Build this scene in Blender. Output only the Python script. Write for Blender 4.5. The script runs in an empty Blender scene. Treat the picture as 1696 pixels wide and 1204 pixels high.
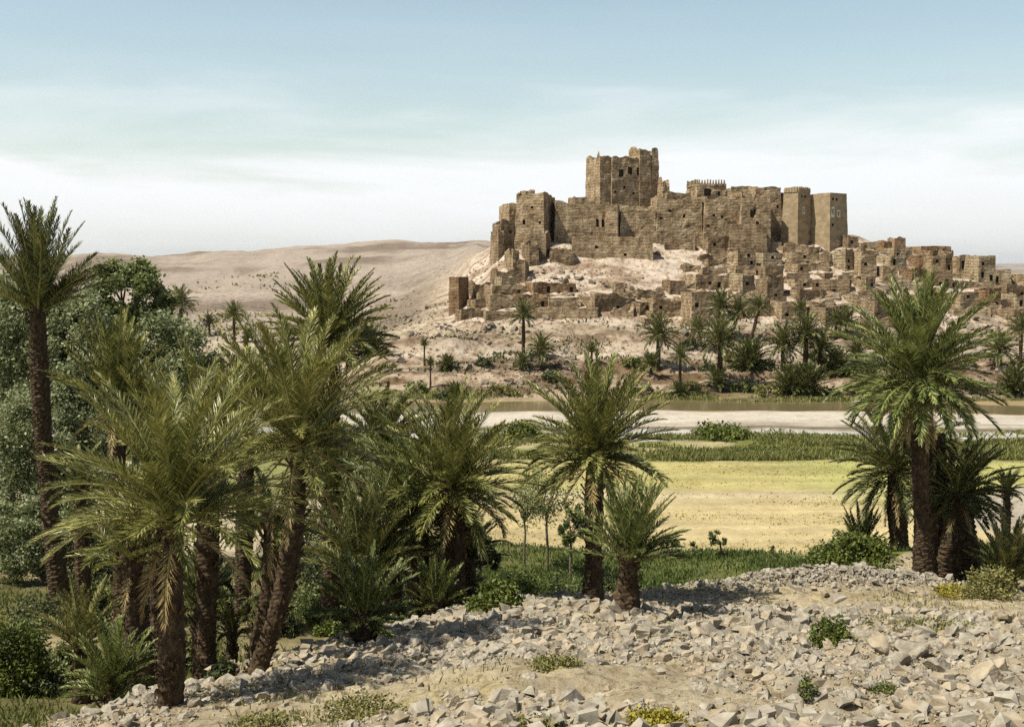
import bpy, math, random
import numpy as np

# ------------------------------------------------------------------ camera, sky, sun
F = 2047.0                      # focal length in photograph pixels (photograph 1696 wide)
HZ = 450.0                      # row of the level horizon
CAMZ = 14.0
sc = bpy.context.scene
C = sc.collection
cam_d = bpy.data.cameras.new('camera')
cam = bpy.data.objects.new('camera', cam_d)
C.objects.link(cam)
cam_d.sensor_width = 36.0
cam_d.lens = F / 1696.0 * 36.0
cam_d.clip_start = 0.1
cam_d.clip_end = 60000
PITCH = math.atan((602 - HZ) / F)
cam.location = (0, 0, CAMZ)
cam.rotation_euler = (math.radians(90) - PITCH, 0, 0)
sc.camera = cam

SUN_EL, SUN_AZ = math.radians(58), math.atan2(-0.42, -1.0)     # direction towards the sun, angle from +X
w = bpy.data.worlds.new("World"); sc.world = w; w.use_nodes = True
nt = w.node_tree; nt.nodes.clear()
def N(nt, t, **k):
    n = nt.nodes.new(t)
    for a, b in k.items(): setattr(n, a, b)
    return n
out = N(nt, 'ShaderNodeOutputWorld')
bg = N(nt, 'ShaderNodeBackground')
sky = N(nt, 'ShaderNodeTexSky', sky_type='NISHITA')
sky.sun_disc = False
sky.sun_elevation = SUN_EL
sky.sun_rotation = math.pi / 2 - SUN_AZ
sky.dust_density = 1.6; sky.ozone_density = 1.0; sky.air_density = 1.0
# thin high cloud: noise over the sky direction, densest low down
tc = N(nt, 'ShaderNodeTexCoord')
sep = N(nt, 'ShaderNodeSeparateXYZ'); nt.links.new(tc.outputs['Generated'], sep.inputs[0])
mp = N(nt, 'ShaderNodeMapping'); mp.inputs['Scale'].default_value = (2.2, 2.2, 13.0)
mp.inputs['Rotation'].default_value = (0.05, -0.10, 0)
nt.links.new(tc.outputs['Generated'], mp.inputs[0])
nz = N(nt, 'ShaderNodeTexNoise'); nz.inputs['Scale'].default_value = 1.7; nz.inputs['Detail'].default_value = 7
nz.inputs['Roughness'].default_value = 0.55; nz.inputs['Distortion'].default_value = 0.4
nt.links.new(mp.outputs[0], nz.inputs['Vector'])
ad = N(nt, 'ShaderNodeMath', operation='MULTIPLY_ADD'); ad.inputs[1].default_value = 0.16; ad.inputs[2].default_value = -0.08
nt.links.new(nz.outputs['Fac'], ad.inputs[0])
ad2 = N(nt, 'ShaderNodeMath', operation='ADD'); nt.links.new(sep.outputs['Z'], ad2.inputs[0]); nt.links.new(ad.outputs[0], ad2.inputs[1])
cr = N(nt, 'ShaderNodeValToRGB')
e = cr.color_ramp.elements
e[0].position = 0.0; e[0].color = (.62, .62, .62, 1)
e[1].position = 0.19; e[1].color = (0.06, 0.06, 0.06, 1)
x = e.new(0.03); x.color = (.78, .78, .78, 1)
x = e.new(0.075); x.color = (.93, .93, .93, 1)
x = e.new(0.105); x.color = (.42, .42, .42, 1)
x = e.new(0.135); x.color = (.14, .14, .14, 1)
nt.links.new(ad2.outputs[0], cr.inputs[0])
mx = N(nt, 'ShaderNodeMix', data_type='RGBA')
nt.links.new(cr.outputs[0], mx.inputs['Factor'])
tint = N(nt, 'ShaderNodeMix', data_type='RGBA', blend_type='MULTIPLY'); tint.inputs['Factor'].default_value = 1
nt.links.new(sky.outputs[0], tint.inputs['A']); 
tr_ = N(nt, 'ShaderNodeValToRGB'); te = tr_.color_ramp.elements
te[0].position = .20; te[0].color = (.79, .765, .645, 1); te[1].position = .42; te[1].color = (.26, .28, .27, 1)
nt.links.new(sep.outputs['Z'], tr_.inputs[0])
t2 = N(nt, 'ShaderNodeVectorMath', operation='SCALE'); t2.inputs['Scale'].default_value = 2.0
nt.links.new(tr_.outputs[0], t2.inputs[0]); nt.links.new(t2.outputs[0], tint.inputs['B'])
nt.links.new(tint.outputs['Result'], mx.inputs['A'])
mx.inputs['B'].default_value = (9.0, 9.15, 9.4, 1)
nt.links.new(mx.outputs['Result'], bg.inputs[0])
bg.inputs[1].default_value = 0.086
nt.links.new(bg.outputs[0], out.inputs[0])

sl = bpy.data.lights.new('sun', 'SUN'); sl.energy = 5.0; sl.angle = math.radians(0.5); sl.color = (1.0, 0.925, 0.77)
so = bpy.data.objects.new('sun', sl); C.objects.link(so)
from mathutils import Vector, Matrix
sd = Vector((math.cos(SUN_EL) * math.cos(SUN_AZ), math.cos(SUN_EL) * math.sin(SUN_AZ), math.sin(SUN_EL)))
so.rotation_euler = sd.to_track_quat('Z', 'Y').to_euler()
so.location = (-30, 0, 60)
sc.view_settings.view_transform = 'Standard'; sc.view_settings.look = 'None'
sc.view_settings.gamma = 1; sc.view_settings.use_curve_mapping = False
sc.view_settings.exposure = 0.44
sc.cycles.max_bounces = 6; sc.cycles.diffuse_bounces = 3; sc.cycles.transparent_max_bounces = 8
sc.cycles.caustics_reflective = False; sc.cycles.caustics_refractive = False
sc.cycles.volume_bounces = 0
sc.cycles.use_denoising = False

# ------------------------------------------------------------------ helpers
R_ = np.random.RandomState
def hash2(ix, iy, seed):
    n = (ix.astype(np.int64) * 374761393 + iy.astype(np.int64) * 668265263 + seed * 1442695041) & 0xffffffff
    n = ((n ^ (n >> 13)) * 1274126177) & 0xffffffff
    n = n ^ (n >> 16)
    return (n & 0xffffff) / float(0xffffff)
def vnoise(x, y, seed=0):
    x = np.asarray(x, float); y = np.asarray(y, float)
    ix = np.floor(x); iy = np.floor(y); fx = x - ix; fy = y - iy
    fx = fx * fx * (3 - 2 * fx); fy = fy * fy * (3 - 2 * fy)
    a = hash2(ix, iy, seed); b = hash2(ix + 1, iy, seed); c = hash2(ix, iy + 1, seed); d = hash2(ix + 1, iy + 1, seed)
    return (a + (b - a) * fx) * (1 - fy) + (c + (d - c) * fx) * fy
def fbm(x, y, seed=0, o=4, rough=.5):
    s = 0; a = 1; t = 0
    for k in range(o):
        s = s + a * vnoise(x * 2 ** k + k * 17.3, y * 2 ** k + k * 9.1, seed + k); t += a; a *= rough
    return s / t * 2 - 1        # -1..1
def sstep(a, b, x):
    t = np.clip((x - a) / (b - a), 0, 1); return t * t * (3 - 2 * t)
def mixf(a, b, t): return a + (b - a) * t

def mesh_obj(name, V, faces, mats, parent=None, mi=None, smooth=False):
    """V (n,3) array, faces: (m,k) array or list of arrays of different k"""
    me = bpy.data.meshes.new(name)
    if isinstance(faces, np.ndarray): faces = [faces]
    faces = [np.asarray(f, np.int32) for f in faces if len(f)]
    V = np.asarray(V, np.float32)
    me.vertices.add(len(V)); me.vertices.foreach_set('co', V.ravel())
    loops = np.concatenate([f.ravel() for f in faces])
    tot = np.concatenate([np.full(len(f), f.shape[1], np.int32) for f in faces])
    st = np.concatenate([[0], np.cumsum(tot)[:-1]]).astype(np.int32)
    me.loops.add(len(loops)); me.loops.foreach_set('vertex_index', loops)
    me.polygons.add(len(tot)); me.polygons.foreach_set('loop_start', st); me.polygons.foreach_set('loop_total', tot)
    if not isinstance(mats, (list, tuple)): mats = [mats]
    for m in mats: me.materials.append(m)
    if mi is not None: me.polygons.foreach_set('material_index', np.asarray(mi, np.int32))
    me.polygons.foreach_set('use_smooth', np.full(len(tot), smooth))
    me.update(calc_edges=True)
    o = bpy.data.objects.new(name, me); C.objects.link(o)
    if parent is not None: o.parent = parent
    return o
def tag(o, label=None, cat=None, group=None, kind=None):
    if label: o['label'] = label
    if cat: o['category'] = cat
    if group: o['group'] = group
    if kind: o['kind'] = kind
    return o
def empty(name, loc, label, cat, group=None, rz=0):
    o = bpy.data.objects.new(name, None); C.objects.link(o); o.location = loc; o.rotation_euler[2] = rz
    o.empty_display_size = .3
    return tag(o, label, cat, group)
def copy_tree(o, parent=None):
    c = o.copy(); C.objects.link(c)
    if parent is not None: c.parent = parent
    for ch in list(o.children): copy_tree(ch, c)
    return c

# materials
def mat(name): 
    m = bpy.data.materials.new(name); m.use_nodes = True
    return m, m.node_tree, m.node_tree.nodes['Principled BSDF']
def L(nt, a, b): nt.links.new(a, b)
def noise_node(nt, scale, detail=5, rough=.6, coord='Object', sc3=None, dist=0):
    t = N(nt, 'ShaderNodeTexCoord'); v = t.outputs[coord]
    if coord == 'World':
        pass
    if sc3:
        mp = N(nt, 'ShaderNodeMapping'); mp.inputs['Scale'].default_value = sc3; L(nt, v, mp.inputs[0]); v = mp.outputs[0]
    n = N(nt, 'ShaderNodeTexNoise'); n.inputs['Scale'].default_value = scale; n.inputs['Detail'].default_value = detail
    n.inputs['Roughness'].default_value = rough; n.inputs['Distortion'].default_value = dist
    L(nt, v, n.inputs['Vector']); return n
def ramp(nt, fac, stops):
    r = N(nt, 'ShaderNodeValToRGB'); e = r.color_ramp.elements
    while len(e) > 1: e.remove(e[-1])
    e[0].position = stops[0][0]; e[0].color = (*stops[0][1], 1)
    for p, c in stops[1:]:
        x = e.new(p); x.color = (*c, 1)
    L(nt, fac, r.inputs[0]); return r
def bump(nt, bs, h, strength, dist):
    b = N(nt, 'ShaderNodeBump'); b.inputs['Strength'].default_value = strength; b.inputs['Distance'].default_value = dist
    L(nt, h, b.inputs['Height']); L(nt, b.outputs[0], bs.inputs['Normal']); return b

def leaf_mat(name, c0, c1, c2, rough=.55, transl=.28, objvar=True):
    """colour differs from leaf to leaf and in broad patches"""
    m, nt, bs = mat(name)
    g = N(nt, 'ShaderNodeNewGeometry')
    n = noise_node(nt, 1.1, 3, .6)
    a = N(nt, 'ShaderNodeMath', operation='MULTIPLY_ADD'); a.inputs[1].default_value = .5; L(nt, g.outputs['Random Per Island'], a.inputs[0])
    b = N(nt, 'ShaderNodeMath', operation='MULTIPLY_ADD'); b.inputs[1].default_value = .9; b.inputs[2].default_value = -.20
    L(nt, n.outputs['Fac'], b.inputs[0]); L(nt, b.outputs[0], a.inputs[2])
    r = ramp(nt, a.outputs[0], [(0.20, c0), (.52, c1), (.90, c2)])
    L(nt, r.outputs[0], bs.inputs['Base Color']); bs.inputs['Roughness'].default_value = rough
    bs.inputs['Specular IOR Level'].default_value = .35
    tr = N(nt, 'ShaderNodeBsdfTranslucent'); L(nt, r.outputs[0], tr.inputs[0])
    ms = N(nt, 'ShaderNodeMixShader'); ms.inputs[0].default_value = transl
    L(nt, bs.outputs[0], ms.inputs[1]); L(nt, tr.outputs[0], ms.inputs[2])
    L(nt, ms.outputs[0], nt.nodes['Material Output'].inputs[0])
    return m
M = {}
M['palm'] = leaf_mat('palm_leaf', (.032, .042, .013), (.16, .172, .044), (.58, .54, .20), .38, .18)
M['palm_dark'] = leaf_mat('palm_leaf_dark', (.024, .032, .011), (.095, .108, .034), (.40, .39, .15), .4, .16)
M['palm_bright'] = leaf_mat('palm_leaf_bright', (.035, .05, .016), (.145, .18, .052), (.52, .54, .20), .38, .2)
M['palm_dry'] = leaf_mat('palm_leaf_dry', (.07, .075, .025), (.24, .235, .08), (.52, .48, .22), .5, .2)
M['dead'] = leaf_mat('palm_leaf_dead', (.16, .12, .05), (.34, .26, .11), (.52, .44, .24), .7, .15)
M['leaf'] = leaf_mat('tree_leaf', (.08, .10, .04), (.25, .285, .13), (.60, .62, .42), .5, .4)
M['leaf2'] = leaf_mat('tree_leaf_mid', (.06, .085, .03), (.17, .20, .065), (.38, .40, .17), .5, .35)
M['shrub'] = leaf_mat('shrub_leaf', (.05, .07, .016), (.11, .14, .025), (.22, .24, .05), .6, .2)
M['scrub'] = leaf_mat('scrub_leaf', (.10, .10, .03), (.20, .19, .06), (.32, .29, .10), .7, .2)
M['scrub_dark'] = leaf_mat('scrub_leaf_dark', (.03, .045, .018), (.07, .085, .03), (.13, .14, .05), .7, .15)
M['yellow'] = leaf_mat('yellow_tuft', (.20, .17, .02), (.34, .29, .04), (.45, .38, .08), .7, .2)
M['grass'] = leaf_mat('grass_blade', (.06, .08, .02), (.12, .145, .035), (.27, .26, .08), .6, .3)
M['crop'] = leaf_mat('crop_leaf', (.05, .08, .02), (.10, .14, .035), (.19, .22, .06), .6, .3)
M['crop_dry'] = leaf_mat('crop_leaf_dry', (.09, .11, .03), (.19, .20, .055), (.35, .33, .12), .6, .3)
def simple(name, stops, scale, detail=6, rough=.9, bs_=.6, bd=.05, sc3=None, spec=.2):
    m, nt, bs = mat(name)
    n = noise_node(nt, scale, detail, .65, sc3=sc3)
    r = ramp(nt, n.outputs['Fac'], stops)
    L(nt, r.outputs[0], bs.inputs['Base Color']); bs.inputs['Roughness'].default_value = rough
    bs.inputs['Specular IOR Level'].default_value = spec
    bump(nt, bs, n.outputs['Fac'], bs_, bd)
    return m
M['trunk'] = simple('palm_bark', [(.3, (.025, .017, .010)), (.5, (.06, .040, .024)), (.72, (.14, .10, .06))], 9, 8, .95, .9, .05, (1, 1, .6))
M['stub'] = simple('leaf_base', [(.3, (.03, .02, .012)), (.5, (.08, .053, .03)), (.7, (.22, .15, .08))], 14, 4, .9)
M['rachis'] = simple('frond_rib', [(.3, (.16, .17, .05)), (.7, (.34, .31, .12))], 3, 2, .6)
M['bark'] = simple('tree_bark', [(.3, (.07, .055, .04)), (.7, (.20, .165, .12))], 6, 6, .9)
M['fruit'] = simple('date_stalk', [(.3, (.30, .16, .02)), (.7, (.55, .36, .06))], 12, 3, .6)
M['rock'] = simple('limestone', [(.25, (.12, .10, .075)), (.45, (.25, .22, .175)), (.6, (.36, .33, .27)), (.78, (.54, .50, .42))], 3.5, 8, .9, .5, .03)
M['rock_warm'] = simple('limestone_warm', [(.25, (.17, .135, .095)), (.5, (.33, .275, .20)), (.75, (.46, .40, .31))], 3.0, 8, .9, .5, .03)
M['rock_dark'] = simple('dark_rock', [(.25, (.10, .08, .06)), (.5, (.20, .165, .125)), (.75, (.34, .28, .21))], 1.5, 8, .95, .6, .1)

def wall_mat(name, c0, c1, c2, band=.24):
    """rammed earth: lifts about 0.45 m high, rows of putlog holes, stains"""
    m, nt, bs = mat(name)
    n = noise_node(nt, .55, 8, .68)
    n2 = noise_node(nt, 1.5, 8, .8, sc3=(1, 1, 2.8))
    mxn = N(nt, 'ShaderNodeMath', operation='MULTIPLY_ADD'); mxn.inputs[1].default_value = .5
    hf = N(nt, 'ShaderNodeMath', operation='MULTIPLY'); hf.inputs[1].default_value = .5
    L(nt, n.outputs['Fac'], hf.inputs[0]); L(nt, n2.outputs['Fac'], mxn.inputs[0]); L(nt, hf.outputs[0], mxn.inputs[2])
    r = ramp(nt, mxn.outputs[0], [(.40, c0), (.5, c1), (.60, c2)])
    # courses
    t = N(nt, 'ShaderNodeTexCoord'); s = N(nt, 'ShaderNodeSeparateXYZ'); L(nt, t.outputs['Object'], s.inputs[0])
    wz = N(nt, 'ShaderNodeMath', operation='MULTIPLY_ADD'); wz.inputs[1].default_value = .9; L(nt, n.outputs['Fac'], wz.inputs[0]); L(nt, s.outputs['Z'], wz.inputs[2])
    sn = N(nt, 'ShaderNodeMath', operation='PINGPONG'); sn.inputs[1].default_value = .24; L(nt, wz.outputs[0], sn.inputs[0])
    cr = ramp(nt, sn.outputs[0], [(0.0, (1 - band,) * 3), (.09, (1, 1, 1)), (.29, (1, 1, 1))])
    mul = N(nt, 'ShaderNodeMix', data_type='RGBA', blend_type='MULTIPLY'); mul.inputs['Factor'].default_value = 1
    L(nt, r.outputs[0], mul.inputs['A']); L(nt, cr.outputs[0], mul.inputs['B'])
    vo = N(nt, 'ShaderNodeTexVoronoi'); vo.inputs['Scale'].default_value = 1.25; vo.inputs['Randomness'].default_value = .45
    L(nt, t.outputs['Object'], vo.inputs['Vector'])
    hr = ramp(nt, vo.outputs['Distance'], [(0, (.30, .28, .25)), (.15, (.35, .33, .3)), (.2, (1, 1, 1))])
    mul2 = N(nt, 'ShaderNodeMix', data_type='RGBA', blend_type='MULTIPLY'); mul2.inputs['Factor'].default_value = .55
    L(nt, mul.outputs['Result'], mul2.inputs['A']); L(nt, hr.outputs[0], mul2.inputs['B'])
    n4 = noise_node(nt, 1.0, 7, .75, sc3=(2.2, 2.2, .45))     # rain runnels and washed patches
    rr_ = ramp(nt, n4.outputs['Fac'], [(.36, (.55, .52, .48)), (.47, (.95, .95, .95)), (.6, (1.12, 1.1, 1.06))])
    mul3 = N(nt, 'ShaderNodeMix', data_type='RGBA', blend_type='MULTIPLY'); mul3.inputs['Factor'].default_value = 1
    L(nt, mul2.outputs['Result'], mul3.inputs['A']); L(nt, rr_.outputs[0], mul3.inputs['B'])
    L(nt, mul3.outputs['Result'], bs.inputs['Base Color']); bs.inputs['Roughness'].default_value = .97
    bs.inputs['Specular IOR Level'].default_value = .1
    a1 = N(nt, 'ShaderNodeMath', operation='MULTIPLY_ADD'); a1.inputs[1].default_value = .7
    L(nt, cr.outputs[0], a1.inputs[0]); L(nt, n2.outputs['Fac'], a1.inputs[2])
    bump(nt, bs, a1.outputs[0], 1.0, .40)
    return m
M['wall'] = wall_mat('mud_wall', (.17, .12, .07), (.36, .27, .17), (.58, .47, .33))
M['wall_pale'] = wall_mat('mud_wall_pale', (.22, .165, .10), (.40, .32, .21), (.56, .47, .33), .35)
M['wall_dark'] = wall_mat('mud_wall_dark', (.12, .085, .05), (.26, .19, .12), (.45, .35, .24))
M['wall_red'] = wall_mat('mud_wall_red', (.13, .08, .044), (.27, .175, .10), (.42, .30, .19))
M['wall_smooth'] = simple('plastered_mud', [(.3, (.20, .15, .092)), (.5, (.285, .22, .14)), (.7, (.39, .31, .20))], .8, 8, .95, .5, .12, (1, 1, 1.6), .1)
M['roof'] = simple('dust_roof', [(.3, (.30, .25, .18)), (.5, (.42, .36, .28)), (.7, (.55, .49, .41))], 1.2, 6, .95)
M['hole'] = simple('shade_dark_mud', [(.3, (.045, .032, .02)), (.7, (.08, .055, .035))], 2, 3, .95)  # mud darkened in its colour to deepen the shade inside openings
M['white'] = simple('whitewash', [(.3, (.62, .57, .46)), (.7, (.78, .73, .62))], 3, 3, .8)
# ------------------------------------------------------------------ terrain
LX = np.array([-40, -12, -9, -6.7, -5.9, -4.8, -3.3, -0.7, 2.6, 6.5, 11, 16, 30, 80], float)
LY = np.array([2, 5, 12, 19, 22, 24.5, 27, 31, 35, 38, 41, 42.5, 48, 60], float)
def zof(py, D): return CAMZ - (py - HZ) / F * D
HCOL = {   # photograph column -> (row, distance) pairs along the ground from the river's far bank to the skyline
 -400: [(655,140),(640,146),(600,165),(575,185),(550,210),(530,240),(500,290),(450,400),(428,600)],
 0:    [(655,140),(640,146),(600,165),(575,185),(550,210),(530,240),(500,290),(450,400),(425,620)],
 330:  [(655,140),(640,146),(600,165),(575,185),(550,210),(530,240),(500,290),(450,400),(422,640)],
 560:  [(655,140),(640,146),(600,165),(575,185),(550,210),(530,240),(500,290),(440,420),(408,600)],
 650:  [(655,140),(640,142),(612,147),(596,154),(572,164),(556,180),(530,215),(500,270),(450,380),(402,600)],
 740:  [(655,140),(640,142),(612,147),(596,154),(572,160),(550,170),(530,185),(505,202),(480,240),(440,340),(402,600)],
 790:  [(655,140),(640,142),(616,147),(598,152),(575,160),(556,168),(534,174),(498,188),(462,203),(440,214),(425,232),(424,280),(403,600)],
 840:  [(655,140),(640,142),(618,147),(600,152),(575,160),(558,167),(534,174),(488,186),(440,197),(405,208),(394,220),(398,260),(430,400),(410,600)],
 900:  [(655,140),(642,142),(620,146),(600,151),(575,160),(560,166),(533,174),(488,185),(432,199),(398,211),(380,222),(385,250),(430,400),(430,600)],
 1000: [(655,140),(642,142),(620,146),(600,151),(577,160),(560,166),(530,174),(488,185),(430,200),(394,212),(372,224),(380,250),(440,400),(440,600)],
 1100: [(657,140),(645,142),(628,146),(604,151),(578,160),(556,167),(524,176),(485,187),(430,200),(396,212),(380,224),(390,250),(440,400),(445,600)],
 1250: [(658,140),(650,143),(625,148),(600,153),(575,161),(548,170),(500,183),(460,193),(425,203),(404,212),(388,224),(395,250),(440,400),(448,600)],
 1400: [(660,140),(650,144),(622,149),(590,157),(560,166),(540,172),(492,185),(455,194),(420,204),(398,213),(388,224),(400,250),(445,400),(450,600)],
 1500: [(662,140),(652,144),(625,149),(590,157),(560,166),(535,174),(492,187),(462,196),(440,205),(425,214),(415,224),(425,250),(450,400),(452,600)],
 1600: [(664,139),(654,143),(628,148),(594,157),(560,167),(530,176),(500,187),(475,197),(456,207),(446,216),(442,226),(450,260),(458,400),(455,600)],
 1696: [(665,138),(655,143),(628,149),(598,157),(565,167),(535,177),(510,187),(488,197),(474,207),(466,216),(463,226),(468,260),(462,400),(456,600)],
 2100: [(665,138),(655,143),(628,149),(600,158),(575,168),(555,178),(535,190),(515,205),(505,220),(500,260),(470,400),(458,600)],
}
HU = np.array([(k - 848) / F for k in sorted(HCOL)])
HD = np.unique(np.concatenate([np.arange(136, 230, 2.), np.arange(230, 300, 6.), np.arange(300, 620, 20.), [620, 700, 900, 1500, 3000]]))
HT = []
for k in sorted(HCOL):
    p = HCOL[k]; d = [q[1] for q in p]; z = [zof(*q) for q in p]
    zl = z[-1]
    HT.append(np.interp(HD, [136] + d + [900, 1500, 3000], [0] + z + [zl - 5, max(zl - 14, 0), 0]))
HT = np.array(HT)
def hill(x, y):
    u = x / np.maximum(y, 30)
    i = np.clip(np.searchsorted(HU, u) - 1, 0, len(HU) - 2)
    t = np.clip((u - HU[i]) / (HU[i + 1] - HU[i]), 0, 1); t = t * t * (3 - 2 * t) * .6 + t * .4
    j = np.clip(np.searchsorted(HD, y) - 1, 0, len(HD) - 2)
    s = np.clip((y - HD[j]) / (HD[j + 1] - HD[j]), 0, 1)
    return (HT[i, j] * (1 - s) + HT[i, j + 1] * s) * (1 - t) + (HT[i + 1, j] * (1 - s) + HT[i + 1, j + 1] * s) * t
def lipd(x, y): return y - np.interp(x, LX, LY)
def height(x, y, fine=True):
    x = np.asarray(x, float); y = np.asarray(y, float)
    d = lipd(x, y)
    zin = 9 - .2 * (y - 14) - .15 * np.clip(-x, 0, 12) - .03 * np.clip(x - 8, 0, 40)
    zin = np.minimum(zin, 12.2)
    vl = np.interp(y, [-20, 20, 24, 32, 40, 50, 62, 78], [7, 5.5, 5.0, 4.1, 3.3, 1.7, .6, 0])
    vr = np.interp(y, [30, 42, 52], [4.2, 2.2, 0])
    wv = sstep(-7, 3, x - (y - 30) * .05)
    V = vl * (1 - wv) + vr * wv
    # ground under the right hand palms and the grey mound beyond it
    V = V + 2.2 * np.exp(-(((x - 14.5) / 5.0) ** 2 + ((y - 44) / 6.0) ** 2)) * (x > 0)
    V = V + 2.4 * np.exp(-(((x - 28) / 4.5) ** 2 + ((y - 66) / 4.5) ** 2))
    # rubble mound near the right palms
    zin = zin + .55 * np.exp(-(((x - 10.8) / 3.2) ** 2 + ((y - 37.5) / 2.2) ** 2)) - .35 * np.exp(-(((x - 7.5) / 4) ** 2 + ((y - 31) / 2.0) ** 2))
    lipz = 9 - .2 * (np.interp(x, LX, LY) - 14) - .15 * np.clip(-x, 0, 12) - .03 * np.clip(x - 8, 0, 40)
    zo = np.maximum(V, np.minimum(lipz, 12) - .6 * np.clip(d, 0, None) )
    w_ = sstep(-1.2, 1.2, d + .8 * fbm(x * .5, y * .5, 3, 3))
    z = zin * (1 - w_) + zo * w_
    # river trench: shallow water under the far bank
    rb = riverc(x)
    z = z - .55 * np.exp(-((y - rb) / 5.0) ** 4) - .22 * sstep(107, 109, y + .02 * x + 1.5 * fbm(x * .08, 3.3, 8, 3)) * sstep(150, 146, y)
    far = y > 134
    h = hill(x, y)
    hh = h + 0
    # terraces and gullies on the bank
    amp = sstep(138, 146, y) * sstep(182, 168, y) * sstep(-.22, -.08, x / np.maximum(y, 30))
    q = h + .5 * fbm(x * .09, y * .12, 21, 3); st = .95
    qt = (np.floor(q / st) + sstep(.55, 1.0, q / st - np.floor(q / st))) * st
    hh = mixf(hh, qt, .75 * amp)
    rough = sstep(140, 150, y) * mixf(1.0, .45, sstep(300, 600, y))
    hh = hh + rough * (.9 * fbm(x * .05, y * .05, 31, 3) + .9 * amp * fbm(x * .22, y * .3, 33, 5) + .35 * fbm(x * .3, y * .35, 35, 4))
    steep = sstep(174, 190, y) * sstep(230, 215, y) * sstep(-.05, 0, x / np.maximum(y, 30))
    hh = hh + steep * .8 * fbm(x * .22 + y * .1, y * .4, 36, 5)
    fr = sstep(280, 420, y)
    hh = hh + fr * (.5 * fbm(x * .07, y * .035, 38, 5) + .9 * fbm(x * .02, y * .05, 39, 4))
    hh = hh + fr * 1.8 * (1 - np.abs(fbm(x * .02 + y * .006, y * .007, 37, 5)) * 2.5)
    z = np.where(far, z + hh, z)
    if fine:
        near = sstep(75, 45, y)
        z = z + near * (.20 * fbm(x * .5, y * .5, 1, 4) + .15 * fbm(x * 2, y * 2, 2, 4)) * mixf(1, .6, w_)
        z = z + sstep(45, 80, y) * sstep(150, 130, y) * .14 * fbm(x * .15, y * .3, 5, 4)
    # far plain and blue range on the right skyline
    r = np.hypot(x, y)
    z = z + sstep(9000, 15000, r) * (95 + 75 * fbm(x * .00035, y * .00035, 51, 5)) * sstep(.15, .42, x / np.maximum(y, 1)) * sstep(21000, 17000, r)
    return z
def riverc(x): return 131.0 - .035 * x + 1.2 * np.sin(x * .04) + 3.4 * fbm(np.asarray(x) * .05, np.asarray(x) * 0 + 3, 19, 5)
def ray(px, py):
    a = (px - 848) / F; b = -(py - 602) / F
    d = np.array([a, math.cos(PITCH) + b * math.sin(PITCH), b * math.cos(PITCH) - math.sin(PITCH)])
    return d / d[1]
def G(px, py, y0=10., y1=1500.):
    """ground point seen at a pixel"""
    d = ray(px, py)
    t = np.exp(np.linspace(math.log(y0), math.log(y1), 1800))
    z = CAMZ + d[2] * t; h = height(d[0] * t, t, True)
    k = np.argmax(z < h)
    if not (z < h).any(): k = len(t) - 1
    return np.array([d[0] * t[k], t[k], h[k]])
def A(px, py, D):
    d = ray(px, py); return np.array([d[0] * D, D, CAMZ + d[2] * D])
def ground_at(x, y): return float(height(np.array([x]), np.array([y]))[0])

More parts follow.
